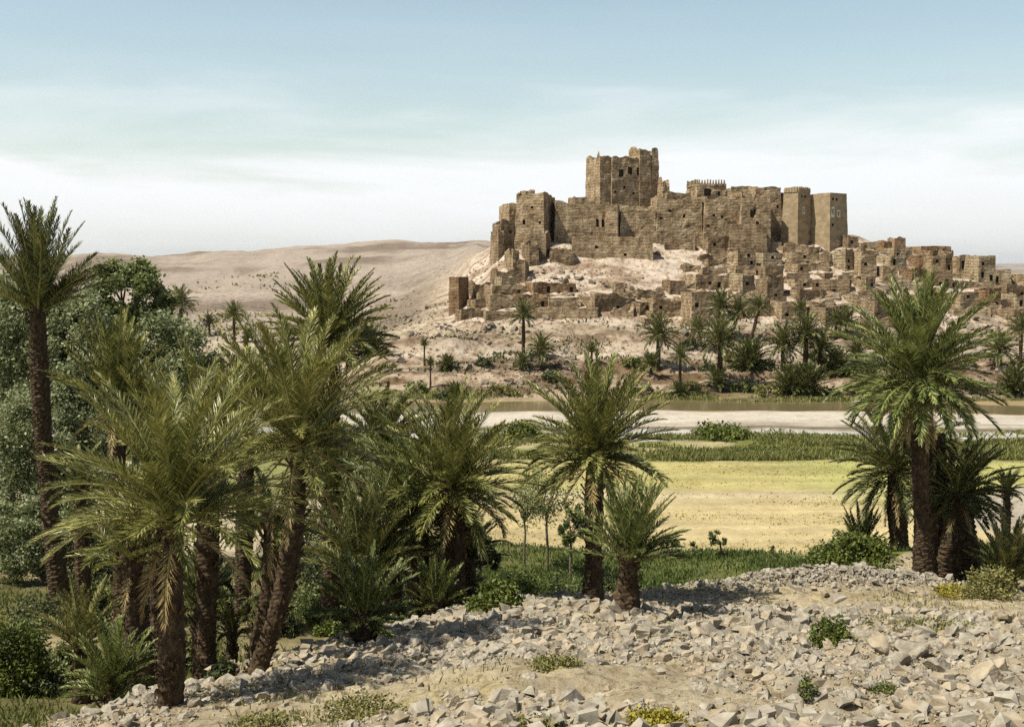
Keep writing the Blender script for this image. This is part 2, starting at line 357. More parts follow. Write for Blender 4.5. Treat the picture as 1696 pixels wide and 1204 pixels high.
def build_ground():
    uu = np.concatenate([-np.geomspace(3, .40, 40), np.linspace(-.39, .39, 620), np.geomspace(.40, 3, 40)])
    yy = np.concatenate([np.linspace(-25, 8, 16)[:-1], np.geomspace(8, 60, 330)[:-1], np.linspace(60, 235, 330)[:-1], np.geomspace(235, 900, 90)[:-1], np.geomspace(900, 24000, 60)])
    Y, U = np.meshgrid(yy, uu, indexing='ij')
    X = U * (np.maximum(Y, 0) + 14)
    Z = height(X, Y)
    px = X / np.maximum(Y, 1) * F + 848
    V = np.stack([X, Y, Z], -1).reshape(-1, 3)
    ny, nx = Y.shape
    idx = np.arange(ny * nx).reshape(ny, nx)
    Fc = np.stack([idx[:-1, :-1], idx[:-1, 1:], idx[1:, 1:], idx[1:, :-1]], -1).reshape(-1, 4)
    o = mesh_obj('ground', V, Fc, M['ground'], smooth=True); o['kind'] = 'structure'
    # surface kinds as colours (the soil's own colour: sand, silt, field, turf)
    def col(c): return np.array(c)[None, None, :]
    n1 = fbm(X * .25, Y * .25, 61, 4)[..., None]; n2 = fbm(X * 1.3, Y * 1.3, 62, 4)[..., None]; n3 = fbm(X * .06, Y * .1, 63, 3)[..., None]
    sand = col((.39, .335, .235)) * (1 + .22 * n1 + .14 * n2)
    c = sand.copy()
    def lay(c, colr, m): m = np.clip(m, 0, 1)[..., None] if m.ndim == 2 else m; return c * (1 - m) + colr * m
    d = lipd(X, Y)
    # dry weeds over the rubble slope
    m = sstep(-.02, .35, n1[..., 0] + .3 * n2[..., 0]) * (d < 2) * .6
    c = lay(c, col((.30, .26, .11)) * (1 + .3 * n2), m)
    # turf in the left hollow and under the trees
    m = sstep(.3, 1.6, d) * sstep(70, 55, Y) * mixf(1, 0, sstep(-2, 6, X - (Y - 30) * .1))
    c = lay(c, mixf(col((.12, .11, .045)), col((.30, .25, .15)), sstep(-.15, .4, n1 + .3 * n2)), m * .95)
    # band of crops below the slope
    yb = 61.5 + 1.0 * fbm(X * .12, X * 0, 64, 3) - .015 * X
    m = sstep(.6, 1.6, d) * sstep(-6, 2, X) * sstep(.6, -.6, Y - yb)
    c = lay(c, col((.115, .125, .04)) * (1 + .4 * n2), m)
    # stubble field with a pale bare streak
    yt = 91 - .01 * X + 2.5 * fbm(X * .07, X * 0 + 2, 65, 3)
    fm = sstep(-.6, .6, Y - yb) * sstep(1, -1, Y - yt) * sstep(-14, -4, X)
    fcol = mixf(col((.56, .465, .26)), col((.48, .43, .19)), sstep(74, 82, Y + 5 * n3[..., 0])[..., None])
    fcol = mixf(fcol, col((.58, .49, .33)), (np.exp(-((Y - 76.5 - 1.5 * n3[..., 0]) / 1.6) ** 2))[..., None] * .9)
    fcol = mixf(fcol, col((.42, .44, .16)), (sstep(17, 24, X) * sstep(70, 76, Y))[..., None] * .7)
    fcol = mixf(fcol, col((.33, .33, .15)), sstep(.12, .5, fbm(X * .07, Y * .35, 99, 5))[..., None] * .55)
    fcol = fcol * .78 * (1 + .26 * fbm(X * .10, Y * 1.3, 66, 4)[..., None] + .10 * n2 + .12 * n1)
    c = lay(c, fcol, fm)
    # left of the field: pale silt with weeds
    m = sstep(50, 60, Y) * sstep(95, 90, Y) * sstep(-4, -14, X)
    c = lay(c, mixf(col((.46, .40, .29)), col((.22, .23, .09)), sstep(-.1, .3, n3 + .4 * n1)), m)
    mm = np.exp(-(((X - 28) / 4.5) ** 2 + ((Y - 65.5) / 4.0) ** 2)); c = lay(c, col((.33, .30, .25)) * (1 + .25 * n2), sstep(.25, .5, mm + .2 * n1[..., 0]))
    # green belt before the river bed
    yg = 103.5 + 3.5 * fbm(X * .09, X * 0 + 5, 67, 4)
    m = sstep(-1, 1, Y - yt) * sstep(1, -1, Y - yg)
    c = lay(c, mixf(col((.15, .16, .05)), col((.34, .30, .17)), sstep(-.05, .4, n1)) * (1 + .2 * n2), m)
    # gravel and silt of the river bed
    m = sstep(-1, 1, Y - yg) * sstep(142, 138, Y)
    ws = 2.6 * fbm(X * .045, Y * .02, 98, 4)
    grav = col((.42, .41, .39)) * (1 + .15 * n2)
    silt = mixf(col((.47, .43, .375)), col((.31, .275, .225)), sstep(.12, .42, fbm(X * .045, Y * .7, 100, 5))[..., None] * .8) * (1 + .06 * n1 + .05 * fbm(X * .12, Y * 1.2, 97, 3)[..., None])
    bed = mixf(grav, silt, sstep(113.6, 115.0, Y + .02 * X + ws + 1.2 * n1[..., 0])[..., None])
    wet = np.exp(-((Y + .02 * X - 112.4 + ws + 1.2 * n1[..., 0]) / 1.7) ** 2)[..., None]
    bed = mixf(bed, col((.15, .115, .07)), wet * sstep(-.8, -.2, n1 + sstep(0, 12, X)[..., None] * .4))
    bed = mixf(bed, col((.27, .21, .12)), sstep(-8.8, -6.2, Y - riverc(X) + 1.6 * n1[..., 0])[..., None])
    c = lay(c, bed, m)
    # far bank: pinkish earth, darker on the eroded steps
    m = sstep(136, 141, Y) * sstep(176, 168, Y)
    bank = mixf(col((.38, .31, .24)), col((.15, .105, .065)), sstep(-.25, .22, fbm(X * .2, Y * .6, 68, 5)[..., None]))
    bank = mixf(bank, col((.24, .22, .11)), sstep(.15, .45, fbm(X * .12, Y * .16, 69, 3)[..., None]) * .7)
    bank = mixf(bank, col((.46, .40, .33)), np.exp(-((Y - 161 - 2 * n3[..., 0]) / 3.0) ** 2)[..., None] * .9)
    c = lay(c, bank, m)
    # castle hill: pale rock and dust
    m = sstep(168, 178, Y) * sstep(330, 250, Y) * sstep(-.085, -.04, X / np.maximum(Y, 1))
    rockc = mixf(col((.47, .405, .345)), col((.27, .20, .145)), sstep(.0, .42, fbm(X * .18, Y * .4, 70, 5)[..., None]))
    c = lay(c, rockc, m)
    # open desert
    m = sstep(150, 215, Y) * (1 - m) 
    des = mixf(col((.325, .28, .245)), col((.19, .155, .125)), sstep(-.05, .5, fbm(X * .035, Y * .022, 71, 5)[..., None]) * 1.0)
    des = mixf(des, col((.17, .135, .105)), sstep(.18, .4, fbm(X * .05, Y * .012 + X * .01, 101, 5))[..., None] * .7)
    des = mixf(des, col((.46, .40, .33)), sstep(.05, .4, fbm(X * .02, Y * .05, 72, 4)[..., None] - .0) * sstep(420, 200, Y)[..., None] * .8)
    c = lay(c, des, m)
    c = np.clip(c, .01, .9)
    at = o.data.color_attributes.new('soil', 'FLOAT_COLOR', 'POINT')
    rgba = np.concatenate([c.reshape(-1, 3), np.ones((len(V), 1))], 1).astype(np.float32)
    at.data.foreach_set('color', rgba.ravel())
    d = lipd(X, Y)
    fl = .75 * (d < 1) * (Y < 60) + sstep(138, 145, Y) * mixf(1.0, .45, sstep(260, 420, Y)) 
    fl = fl * mixf(1, .85, sstep(-.03, -.09, X / np.maximum(Y, 1)) * (Y > 150))
    a2 = o.data.attributes.new('fleck', 'FLOAT', 'POINT'); a2.data.foreach_set('value', fl.astype(np.float32).ravel())
    return o
m, nt, bs = mat('soil'); M['ground'] = m
ca = N(nt, 'ShaderNodeVertexColor'); ca.layer_name = 'soil'
n1 = noise_node(nt, 2.2, 10, .75); n2 = noise_node(nt, .35, 10, .78, sc3=(1, 1, 1.5))
s = N(nt, 'ShaderNodeMath', operation='ADD'); L(nt, n1.outputs['Fac'], s.inputs[0]); L(nt, n2.outputs['Fac'], s.inputs[1])
hv = N(nt, 'ShaderNodeMath', operation='MULTIPLY'); hv.inputs[1].default_value = .5; L(nt, s.outputs[0], hv.inputs[0])
r = ramp(nt, hv.outputs[0], [(.33, (.50, .47, .43)), (.46, (.88, .86, .84)), (.55, (1.04, 1.04, 1.04)), (.68, (1.3, 1.3, 1.3))])
mu = N(nt, 'ShaderNodeMix', data_type='RGBA', blend_type='MULTIPLY'); mu.inputs['Factor'].default_value = 1
L(nt, ca.outputs['Color'], mu.inputs['A']); L(nt, r.outputs[0], mu.inputs['B'])
# small dark stones, roots and scrub specks
fa = N(nt, 'ShaderNodeAttribute'); fa.attribute_name = 'fleck'
tcx = N(nt, 'ShaderNodeTexCoord'); mpx = N(nt, 'ShaderNodeMapping'); mpx.inputs['Scale'].default_value = (1, .55, 1); L(nt, tcx.outputs['Object'], mpx.inputs[0])
cd = N(nt, 'ShaderNodeSeparateXYZ'); L(nt, tcx.outputs['Object'], cd.inputs[0])
sy = N(nt, 'ShaderNodeMapRange'); sy.inputs['From Min'].default_value = 45; sy.inputs['From Max'].default_value = 140; sy.inputs['To Min'].default_value = 5.0; sy.inputs['To Max'].default_value = 1.1; L(nt, cd.outputs['Y'], sy.inputs[0])
nf = N(nt, 'ShaderNodeTexNoise'); nf.inputs['Detail'].default_value = 9; nf.inputs['Roughness'].default_value = .82; nf.inputs['Scale'].default_value = 1.0
ng = N(nt, 'ShaderNodeTexNoise'); ng.inputs['Detail'].default_value = 9; ng.inputs['Roughness'].default_value = .8; ng.inputs['Scale'].default_value = 5.0
L(nt, mpx.outputs[0], nf.inputs['Vector']); L(nt, mpx.outputs[0], ng.inputs['Vector'])
nearm = N(nt, 'ShaderNodeMapRange'); nearm.inputs['From Min'].default_value = 60; nearm.inputs['From Max'].default_value = 120; L(nt, cd.outputs['Y'], nearm.inputs[0])
nm_ = N(nt, 'ShaderNodeMix', data_type='FLOAT'); L(nt, nearm.outputs[0], nm_.inputs['Factor']); L(nt, ng.outputs['Fac'], nm_.inputs['A']); L(nt, nf.outputs['Fac'], nm_.inputs['B'])
fr_ = ramp(nt, nm_.outputs['Result'], [(.34, (.30, .24, .17)), (.45, (.62, .56, .48)), (.50, (1, 1, 1)), (.60, (1.0, 1.0, 1.0)), (.68, (1.22, 1.22, 1.22))])
mf = N(nt, 'ShaderNodeMix', data_type='RGBA', blend_type='MULTIPLY'); L(nt, fa.outputs['Fac'], mf.inputs['Factor'])
L(nt, mu.outputs['Result'], mf.inputs['A']); L(nt, fr_.outputs[0], mf.inputs['B'])
L(nt, mf.outputs['Result'], bs.inputs['Base Color']); bs.inputs['Roughness'].default_value = .97; bs.inputs['Specular IOR Level'].default_value = .1
bump(nt, bs, hv.outputs[0], .8, .25)
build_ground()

# water of the river, one sheet lying in its trench
m, nt, bs = mat('river_water'); M['water'] = m
bs.inputs['Base Color'].default_value = (.16, .13, .07, 1); bs.inputs['Roughness'].default_value = .12
n = noise_node(nt, 1.6, 4, .6, sc3=(.35, 1.3, 1)); bump(nt, bs, n.outputs['Fac'], .25, .05)
def build_river():
    xs = np.linspace(-150, 150, 200); V = []; 
    for x in xs:
        c = 131.0 - .035 * x; V += [(x, c - 11, -.42), (x, c + 11, -.42)]
    i = np.arange(len(xs) - 1) * 2
    o = mesh_obj('river', V, np.stack([i, i + 2, i + 3, i + 1], -1), M['water']); o['kind'] = 'structure'
build_river()
# ------------------------------------------------------------------ mud-brick buildings
BN = [0]
def building(label, cat, x0, x1, ytop, ybase, D=None, th=16, depth=None, wall='wall', top=.25, batter=.05, wins=(), auto=0,
             merlon=None, name='mud_house', group=None, wbump=.16, extra=2.5, par=.5, side='L', cell=.5, subs=(), roof='roof', seed=None, notch=None):
    """x0..x1, ytop..ybase: its outline in the photograph; D: distance of the near corner (else where the ground is met)"""
    BN[0] += 1; sd = seed or BN[0]; rs = R_(sd + 100)
    if D is None:
        g = G((x0 + x1) / 2, ybase, 130, 600); D = g[1]
    if depth is None: depth = min(max(3.5, (x1 - x0) / F * D * .8), 9)
    tr = math.radians(th)
    u0, u1 = (x0 - 848) / F, (x1 - 848) / F
    if side == 'L':
        dep = depth
        for _ in range(20):
            um = (u0 * (D + dep * math.cos(tr)) + dep * math.sin(tr)) / D
            if um < u0 + .62 * (u1 - u0): break
            dep *= .85
        if um < u0: um = u0
        c = np.array([um * D, D]); ex = np.array([math.cos(tr), math.sin(tr)]); ey = np.array([-math.sin(tr), math.cos(tr)])
        L1 = (u1 * D - c[0]) / (ex[0] - u1 * ex[1])
        P = [c, c + ex * L1, c + ex * L1 + ey * dep, c + ey * dep]        # front, right, back, left walls
    else:
        dep = depth
        for _ in range(20):
            um = (u1 * (D + dep * math.cos(tr)) - dep * math.sin(tr)) / D
            if um > u1 - .62 * (u1 - u0): break
            dep *= .85
        if um > u1: um = u1
        c = np.array([um * D, D]); ex = np.array([-math.cos(tr), math.sin(tr)]); ey = np.array([math.sin(tr), math.cos(tr)])
        L1 = (u0 * D - c[0]) / (ex[0] - u0 * ex[1])
        a = c + ex * L1
        P = [a, c, c + ey * dep, a + ey * dep]
    P = np.array(P)
    zt = zof(ytop, D); zb0 = zof(ybase, D)
    gmin = min(ground_at(p[0], p[1]) for p in P)
    zb = min(zb0, gmin) - .6
    if zb < zb0 - 9: zb = zb0 - 9
    cen = P.mean(0)
    root = empty(name, (cen[0], cen[1], zb0), label, cat, group)
    H = zt - zb
    nz = max(4, int(round(H / cell)))
    # outer skin
    seg = []; ring = []
    s = 0
    for k in range(4):
        a, b = P[k], P[(k + 1) % 4]; ln = np.linalg.norm(b - a); n = max(3, int(round(ln / cell)))
        seg.append((len(ring), n, ln))
        for i in range(n):
            q = a + (b - a) * i / n; ring.append((q[0], q[1], s + ln * i / n))
        s += ln
    ring = np.array(ring); nr = len(ring)
    zz = np.linspace(0, 1, nz + 1)
    off = ring[:, :2] - cen; 
    rn = off / np.maximum(np.linalg.norm(off, axis=1, keepdims=True), 1e-6)
    tops = zt + top * (2.2 * fbm(ring[:, 2] * .33 + sd * 7, ring[:, 2] * 0, sd, 4) + 1.1 * (vnoise(ring[:, 2] * 1.5 + sd, ring[:, 2] * 0, sd + 3) - .5))
    if notch:
        for (na, nb, dz) in notch:     # broken stretches of the front wall
            i0, n, ln = seg[0]
            for i in range(n + 1):
                if na <= i / n <= nb: tops[(i0 + i) % nr] -= dz
    V = np.zeros((nz + 1, nr, 3))
    for j in range(nz + 1):
        f = zz[j]
        sc_ = 1 + batter * (1 - f) * (zt - zb) / max(np.sqrt((off ** 2).sum(1).max()), 1) * .9
        xy = cen + off * sc_
        dn = wbump * (fbm(ring[:, 2] * .45 + sd * 3, f * H * .5 + sd, sd + 5, 4)) 
        dn = dn + wbump * .6 * (vnoise(ring[:, 2] * 1.7, f * H * 1.9 + sd, sd + 9) - .5) * 1.6
        xy = xy + rn * dn[:, None]
        V[j, :, :2] = xy; V[j, :, 2] = zb + (tops - zb) * f
    V = V.reshape(-1, 3)
    rel = np.array([cen[0], cen[1], zb0])
    # windows: whole cells of the front (or left) wall are left open and given a reveal
    holes = {}
    lst = []
    i0, n, ln = seg[0]; 
    for (wx, wy, ww, wh, *kind) in wins:
        k = kind[0] if kind else 'window'
        t = (( (wx - 848) / F) * D - P[0][0]) / (P[1][0] - P[0][0])
        fz = (zof(wy, D) - zb) / H
        nw = max(1, int(round(ww / F * D / (ln / n)))); nh = max(1, int(round(wh / F * D / (H / nz))))
        lst.append((0, int(t * n - nw / 2 + .5), int(fz * nz - nh / 2 + .5), nw, nh, k))
    tries = 0
    while auto and len(lst) < auto + len(wins) and tries < 40:
        tries += 1
        lo = int(max(0, (zb0 - zb) / H * nz)) + 1
        if nz - 2 <= lo or n < 4: break
        lst.append((0, rs.randint(1, n - 1), rs.randint(lo, nz - 1), 1, 1 if rs.rand() < .6 else 1, 'window'))
    wobjs = []
    for (fs, i, j, nw, nh, k) in lst:
        i = min(max(i, 1), max(n - nw - 1, 1)); j = min(max(j, 1), nz - nh)
        cells = [(ii, jj) for ii in range(i, i + nw) for jj in range(j, j + nh)]
        if any(c_ in holes for c_ in cells) or i + nw > n - 0 or j + nh > nz: continue
        if any((ii + a_, jj + b_) in holes for ii, jj in cells for a_ in (-1, 0, 1) for b_ in (-1, 0, 1)): continue
        for c_ in cells: holes[c_] = 1
        wobjs.append((i, j, nw, nh, k))
    Fs = []
    for j in range(nz):
        for i in range(nr):
            if (i, j) in holes: continue      # front wall cells are the first n
            a = j * nr + i; b = j * nr + (i + 1) % nr
            Fs.append((a, b, b + nr, a + nr))
    # parapet: rim and inner face
    inn = V[nz * nr:(nz + 1) * nr].copy(); o2 = inn[:, :2] - cen
    rr = np.linalg.norm(o2, axis=1, keepdims=True); tk = .38
    in_xy = cen + o2 * np.maximum(1 - tk * 1.3 / rr, .55)
    V2 = np.concatenate([in_xy, inn[:, 2:3] - .03], 1)
    zr = zt - top * 1.5 - par
    V3 = np.concatenate([in_xy, np.full((nr, 1), min(zr, inn[:, 2].min() - .15))], 1)
    b1 = nz * nr; b2 = (nz + 1) * nr; b3 = (nz + 2) * nr
    for i in range(nr):
        k = (i + 1) % nr
        Fs.append((b1 + i, b1 + k, b2 + k, b2 + i)); Fs.append((b2 + i, b2 + k, b3 + k, b3 + i))
    V = np.concatenate([V, V2, V3])
    wo = mesh_obj('wall', V - rel, np.array(Fs), M[wall], root)
    # roof: earth terrace a little below the parapet
    rv = np.concatenate([V3, [[cen[0], cen[1], V3[0, 2] + .12]]]); rv[:-1, :2] = cen + (rv[:-1, :2] - cen) * 1.02; rv[:, 2] += .02
    mesh_obj('roof', rv - rel, np.array([(i, (i + 1) % nr, nr) for i in range(nr)]), M[roof], root)
    fn = np.array([(P[1] - P[0])[1], -(P[1] - P[0])[0]]); fn = fn / np.linalg.norm(fn)    # outward of the front wall
    for (i, j, nw, nh, k) in wobjs:
        q = [V[j * nr + i], V[j * nr + (i + nw) % nr], V[(j + nh) * nr + (i + nw) % nr], V[(j + nh) * nr + i]]
        q = np.array(q); 
        dpt = .5 if k != 'pale' else .14
        back = q.copy(); back[:, :2] -= fn * dpt
        vv = np.concatenate([q, back])
        ff = np.array([(0, 4, 5, 1), (1, 5, 6, 2), (2, 6, 7, 3), (3, 7, 4, 0), (4, 7, 6, 5)])
        nm = 'doorway' if k == 'door' else 'window'
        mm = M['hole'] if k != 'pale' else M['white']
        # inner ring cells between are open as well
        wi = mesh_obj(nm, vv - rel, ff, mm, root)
        if k == 'pale':
            a = q * 1; qq = q.mean(0); fr = []
            o_ = qq + (q - qq) * 1.35; o_[:, :2] += fn * .05; ii = qq + (q - qq) * .98; ii[:, :2] += fn * .05; bb = qq + (q - qq) * 1.35; bb[:, :2] -= fn * .06
            mesh_obj('frame', np.concatenate([o_, ii, bb]) - rel, np.array([(0, 1, 5, 4), (1, 2, 6, 5), (2, 3, 7, 6), (3, 0, 4, 7), (0, 8, 9, 1), (1, 9, 10, 2), (2, 10, 11, 3), (3, 11, 8, 0)]), M['white'], wi)
            cz = qq[2]; hw = (q[1] - q[0]) * .08; hz = (q[3, 2] - q[0, 2]) * .38
            lo = qq - fnv(fn) * (dpt - .02)
            pane = np.array([lo - (q[1] - q[0]) * .3 - [0, 0, hz], lo + (q[1] - q[0]) * .3 - [0, 0, hz], lo + (q[1] - q[0]) * .3 + [0, 0, hz], lo - (q[1] - q[0]) * .3 + [0, 0, hz]])
            mesh_obj('opening', pane - rel, np.array([(0, 1, 2, 3)]), M['hole'], wi)  # dark sheet: shade of the opening painted on a closed back
    # merlons along the roof edge
    if merlon:
        nm_, mw, mh, cnt, kind = merlon
        vs, fs = [], []
        for side_k in ((0, 3) if side == 'L' else (0, 1)):
            a, b = P[side_k], P[(side_k + 1) % 4]; nn = cnt if side_k == 0 else max(2, int(cnt * np.linalg.norm(b - a) / max(np.linalg.norm(P[1] - P[0]), .1)))
            dirv = (b - a) / np.linalg.norm(b - a)
            for i in range(nn):
                q = a + (b - a) * (i + .5) / nn; q = cen + (q - cen) * .97
                z0 = zt - .35; z1 = zt + mh * rs.uniform(.8, 1.15); hw = mw / 2
                nrm = np.array([-dirv[1], dirv[0]])
                tp = .5 if kind == 'step' else .3
                lv = []
                for (zq, s_) in ((z0, 1), (z0 + (z1 - z0) * .55, 1 if kind == 'step' else .45), (z1, tp)):
                    for (aa, bb) in ((-1, -1), (1, -1), (1, 1), (-1, 1)):
                        e_ = q + dirv * aa * hw * s_ + nrm * bb * .2 * min(1, s_ + .3)
                        lv.append((e_[0], e_[1], zq))
                fq = [(0, 1, 5, 4), (1, 2, 6, 5), (2, 3, 7, 6), (3, 0, 4, 7), (4, 5, 9, 8), (5, 6, 10, 9), (6, 7, 11, 10), (7, 4, 8, 11), (8, 9, 10, 11)]
                mesh_obj('merlon' if kind == 'step' else 'finial', np.array(lv) - rel, np.array(fq), M[wall], root)
    return root, P, D, zt, zb
def fnv(fn): return np.array([fn[0], fn[1], 0.])
B = building
KG = 'castle'
# --- the kasbah on the crest
r_, P_, *_ = B('huge ruined keep, the tallest tower on the crest, with broken corner turrets', 'tower', 971, 1087, 263, 352, 214, th=24, depth=9.5, top=.35, batter=.05, name='kasbah_keep', cell=.42, wbump=.16,
   wins=[(1028, 287, 7, 11), (1042, 286, 7, 13), (1056, 286, 7, 13), (1018, 320, 4, 4), (1050, 320, 4, 4), (1062, 305, 4, 4), (1035, 312, 3, 4), (1072, 288, 6, 10)], par=.9)
def turret(root, x0, x1, ytop, ybase, D, th=24, depth=3, wall='wall', top=.35, name='turret'):
    r2, *_ = B('', '', x0, x1, ytop, ybase, D, th=th, depth=depth, wall=wall, top=top, batter=.03, cell=.42, wbump=.14, name=name)

    w = None
    rl = r2.location.copy()
    for ch in list(r2.children):
        ch.parent = root; ch.location = Vector(rl) - root.location
        if ch.name.startswith('wall'): ch.name = name; w = ch
    for ch in list(root.children):
        pass
    bpy.data.objects.remove(r2)
turret(r_, 970, 1012, 257, 352, 213.4, depth=7, top=.6)
turret(r_, 1039, 1075, 250, 300, 216.0, th=24, depth=4, top=.6)
turret(r_, 1066, 1088, 252, 352, 217.0, th=24, depth=4, top=.5)
B('broken stump of wall stepping down right of the tall keep', 'ruin', 1083, 1107, 303, 352, 215, wall='wall', top=.7, name='ruined_wall', notch=[(.5, 1, 1.2)])
B('massive battered bastion at the left end of the kasbah', 'tower', 855, 919, 322, 402, 205, th=16, depth=8, top=.25, batter=.07, name='bastion', cell=.42, wbump=.16, wins=[(868, 366, 4, 8), (874, 366, 4, 8), (880, 345, 3, 3), (900, 372, 3, 5)], side='R')
B('small raised block on top of the left bastion', 'tower', 861, 886, 317, 335, 207, top=.2, name='roof_block')
B('square stub tower behind the bastion on its left', 'tower', 827, 858, 338, 402, 208, th=20, depth=5, top=.25, name='stub_tower', auto=3)
B('low ruined house clinging to the left edge below the bastion', 'house', 816, 852, 368, 397, 205, th=25, top=.3, wall='wall_dark', auto=1)
B('lowest stub of broken wall at the left edge under the ruined house', 'ruin', 813, 835, 380, 402, 203, th=25, depth=3, top=.5, name='ruined_wall', wall='wall_dark')
B('dark buttress tower jutting from the foot of the left bastion', 'tower', 879, 911, 386, 424, 199, th=10, depth=5, wall='wall_dark', top=.3, name='buttress', side='R')
B('narrow ruined pier descending the slope under the buttress', 'ruin', 864, 892, 402, 432, 197, th=14, depth=5, wall='wall_dark', top=.6, name='ruined_wall')
B('ragged ruined tower stump halfway down the left slope', 'ruin', 836, 860, 417, 448, 193, th=22, depth=4, wall='wall', top=.6, name='ruined_tower')
B('crumbling end wall right of the ragged stump on the left slope', 'ruin', 856, 876, 430, 454, 191.5, th=12, depth=3, wall='wall_dark', top=.6, name='ruined_wall', side='R')
B('long plain curtain wall between the bastion and the pier tower', 'curtain wall', 915, 1008, 338, 396, 207.5, th=2, depth=7, top=.35, name='curtain_wall', wins=[(990, 371, 5, 14), (998, 369, 5, 12)], cell=.45, wbump=.15)
B('small raised parapet house on the curtain wall left of the keep', 'house', 941, 972, 327, 350, 210, top=.2)
B('slim pier tower in the curtain wall below the keep', 'tower', 1002, 1025, 340, 394, 205.5, th=10, depth=4, top=.15, name='pier_tower', cell=.42, batter=.03, side='R')
B('plain curtain wall right of the pier tower under the keep', 'curtain wall', 1020, 1084, 347, 396, 207.6, th=2, depth=6, top=.25, name='curtain_wall', cell=.45, wbump=.15)
B('pale broken terrace wall at the foot of the keep', 'curtain wall', 1010, 1088, 342, 360, 211, th=3, depth=5, top=.3, wall='wall_pale', name='terrace_wall')
B('long low outer wall standing forward on the bare rock slope', 'outer wall', 948, 1079, 393, 431, 199, th=5, depth=5, top=.22, name='outer_wall', side='R', cell=.45, wins=[(990, 409, 3, 3), (1033, 421, 3, 3)])
B('dark sunken wall joining the outer wall to the buttress', 'outer wall', 908, 951, 413, 431, 198, th=3, depth=4, top=.25, wall='wall_dark', name='outer_wall')
B('tall rough curtain wall right of the keep with scattered holes', 'curtain wall', 1076, 1160, 329, 400, 207.5, th=2, depth=8, top=.35, name='curtain_wall', cell=.45, wbump=.2, wins=[(1089, 362, 4, 4), (1108, 350, 3, 3), (1130, 360, 3, 3)])
B('dark low parapet house right behind the broken stump', 'house', 1086, 1142, 319, 340, 214, top=.2, wall='wall_dark')
B('wide mud facade in the middle of the kasbah with one tall dark opening', 'castle wing', 1150, 1262, 328, 408, 207, th=3, depth=8, top=.3, name='kasbah_wing', cell=.45, wbump=.18, wins=[(1180, 358, 3, 3), (1194, 360, 3, 3), (1228, 362, 3, 3), (1170, 375, 3, 3), (1247, 347, 9, 9)])
B('square block with a tall dark window at the centre of the kasbah', 'castle wing', 1208, 1272, 318, 410, 206.2, th=5, depth=7, top=.25, name='kasbah_wing', cell=.45, wbump=.15, wall='wall', wins=[(1247, 348, 8, 15), (1253, 368, 5, 5)], notch=[(.0, .45, 1.2)])
B('projecting lower bastion wall under the middle of the kasbah', 'curtain wall', 1208, 1268, 374, 410, 201, th=8, depth=5, top=.3, wall='wall_dark', name='curtain_wall', cell=.45, side='R')
B('upper house crowned with a row of pointed finials', 'house', 1135, 1200, 306, 338, 216, th=12, top=.12, name='crenellated_house', merlon=('finial', .45, .75, 10, 'spike'), wins=[(1168, 321, 10, 12), (1190, 323, 5, 9)], cell=.42)
B('flat roofed block right of the finial crowned house', 'house', 1195, 1250, 312, 342, 215, th=8, top=.2, auto=2)
B('broad block with a worn parapet left of the twin towers', 'castle wing', 1236, 1290, 311, 378, 211, th=6, top=.25, name='kasbah_wing', auto=2, cell=.45)
B('narrow dark link wall just left of the twin towers', 'curtain wall', 1276, 1302, 321, 380, 212, th=12, depth=4, top=.12, wall='wall_dark', name='link_wall')
B('left one of the two intact towers, capped with battlements', 'tower', 1295, 1338, 316, 380, 207, th=40, depth=5.6, top=.02, batter=.06, name='kasbah_tower', cell=.42, wbump=.05, merlon=('merlon', .5, .5, 6, 'step'), wins=[(1330, 348, 5, 8, 'pale'), (1326, 326, 3, 4), (1333, 326, 3, 4)], wall='wall_smooth', par=.5)
B('right one of the two intact towers, with pale framed windows', 'tower', 1338, 1398, 321, 392, 206, th=34, depth=5.2, top=.03, batter=.055, name='kasbah_tower', cell=.42, wbump=.05, wins=[(1369, 354, 6, 12, 'pale'), (1389, 355, 4, 8, 'pale'), (1364, 331, 3, 4), (1371, 331, 3, 4), (1378, 331, 3, 4), (1385, 331, 3, 4), (1376, 372, 3, 3)], wall='wall_smooth', par=.6)

# --- village rows: (x0, x1, ytop, ybase, wall, options)
ORD = ['first', 'second', 'third', 'fourth', 'fifth', 'sixth', 'seventh', 'eighth', 'ninth', 'tenth', 'eleventh', 'twelfth', 'thirteenth', 'fourteenth', 'fifteenth', 'sixteenth']
KIND = {'wall': 'brown', 'wall_pale': 'pale', 'wall_dark': 'dark', 'wall_red': 'reddish'}
def row(where, items, grp):
    for n_, it in enumerate(items):
        x0, x1, yt, yb, wl = it[:5]; o = dict(it[5]) if len(it) > 5 else {}
        ex = 'long low' if (x1 - x0) > 3.2 * (yb - yt) else ('tall' if (yb - yt) > (x1 - x0) * .9 else 'flat roofed')
        lab = o.pop('label', None) or f"{KIND[wl]} {ex} mud house, {ORD[n_]} from left in {where}"
        rs = R_(int(x0 * 7 + yt))
        if yb - yt > 11 and 'label' not in (it[5] if len(it) > 5 else {}) and (yb - yt) < 46:
            j_ = rs.uniform(-5, 5); x0 += j_; x1 += j_ * .6 + rs.uniform(-2, 3)
        o.setdefault('th', rs.uniform(6, 24)); o.setdefault('auto', rs.randint(0, 2) + int((x1 - x0) / 45)); o.setdefault('top', rs.choice([.1, .16, .3]))
        B(lab, o.pop('cat', 'house'), x0, x1, yt, yb, wall=wl, group=grp, **o)
VG = 'village houses below the kasbah'
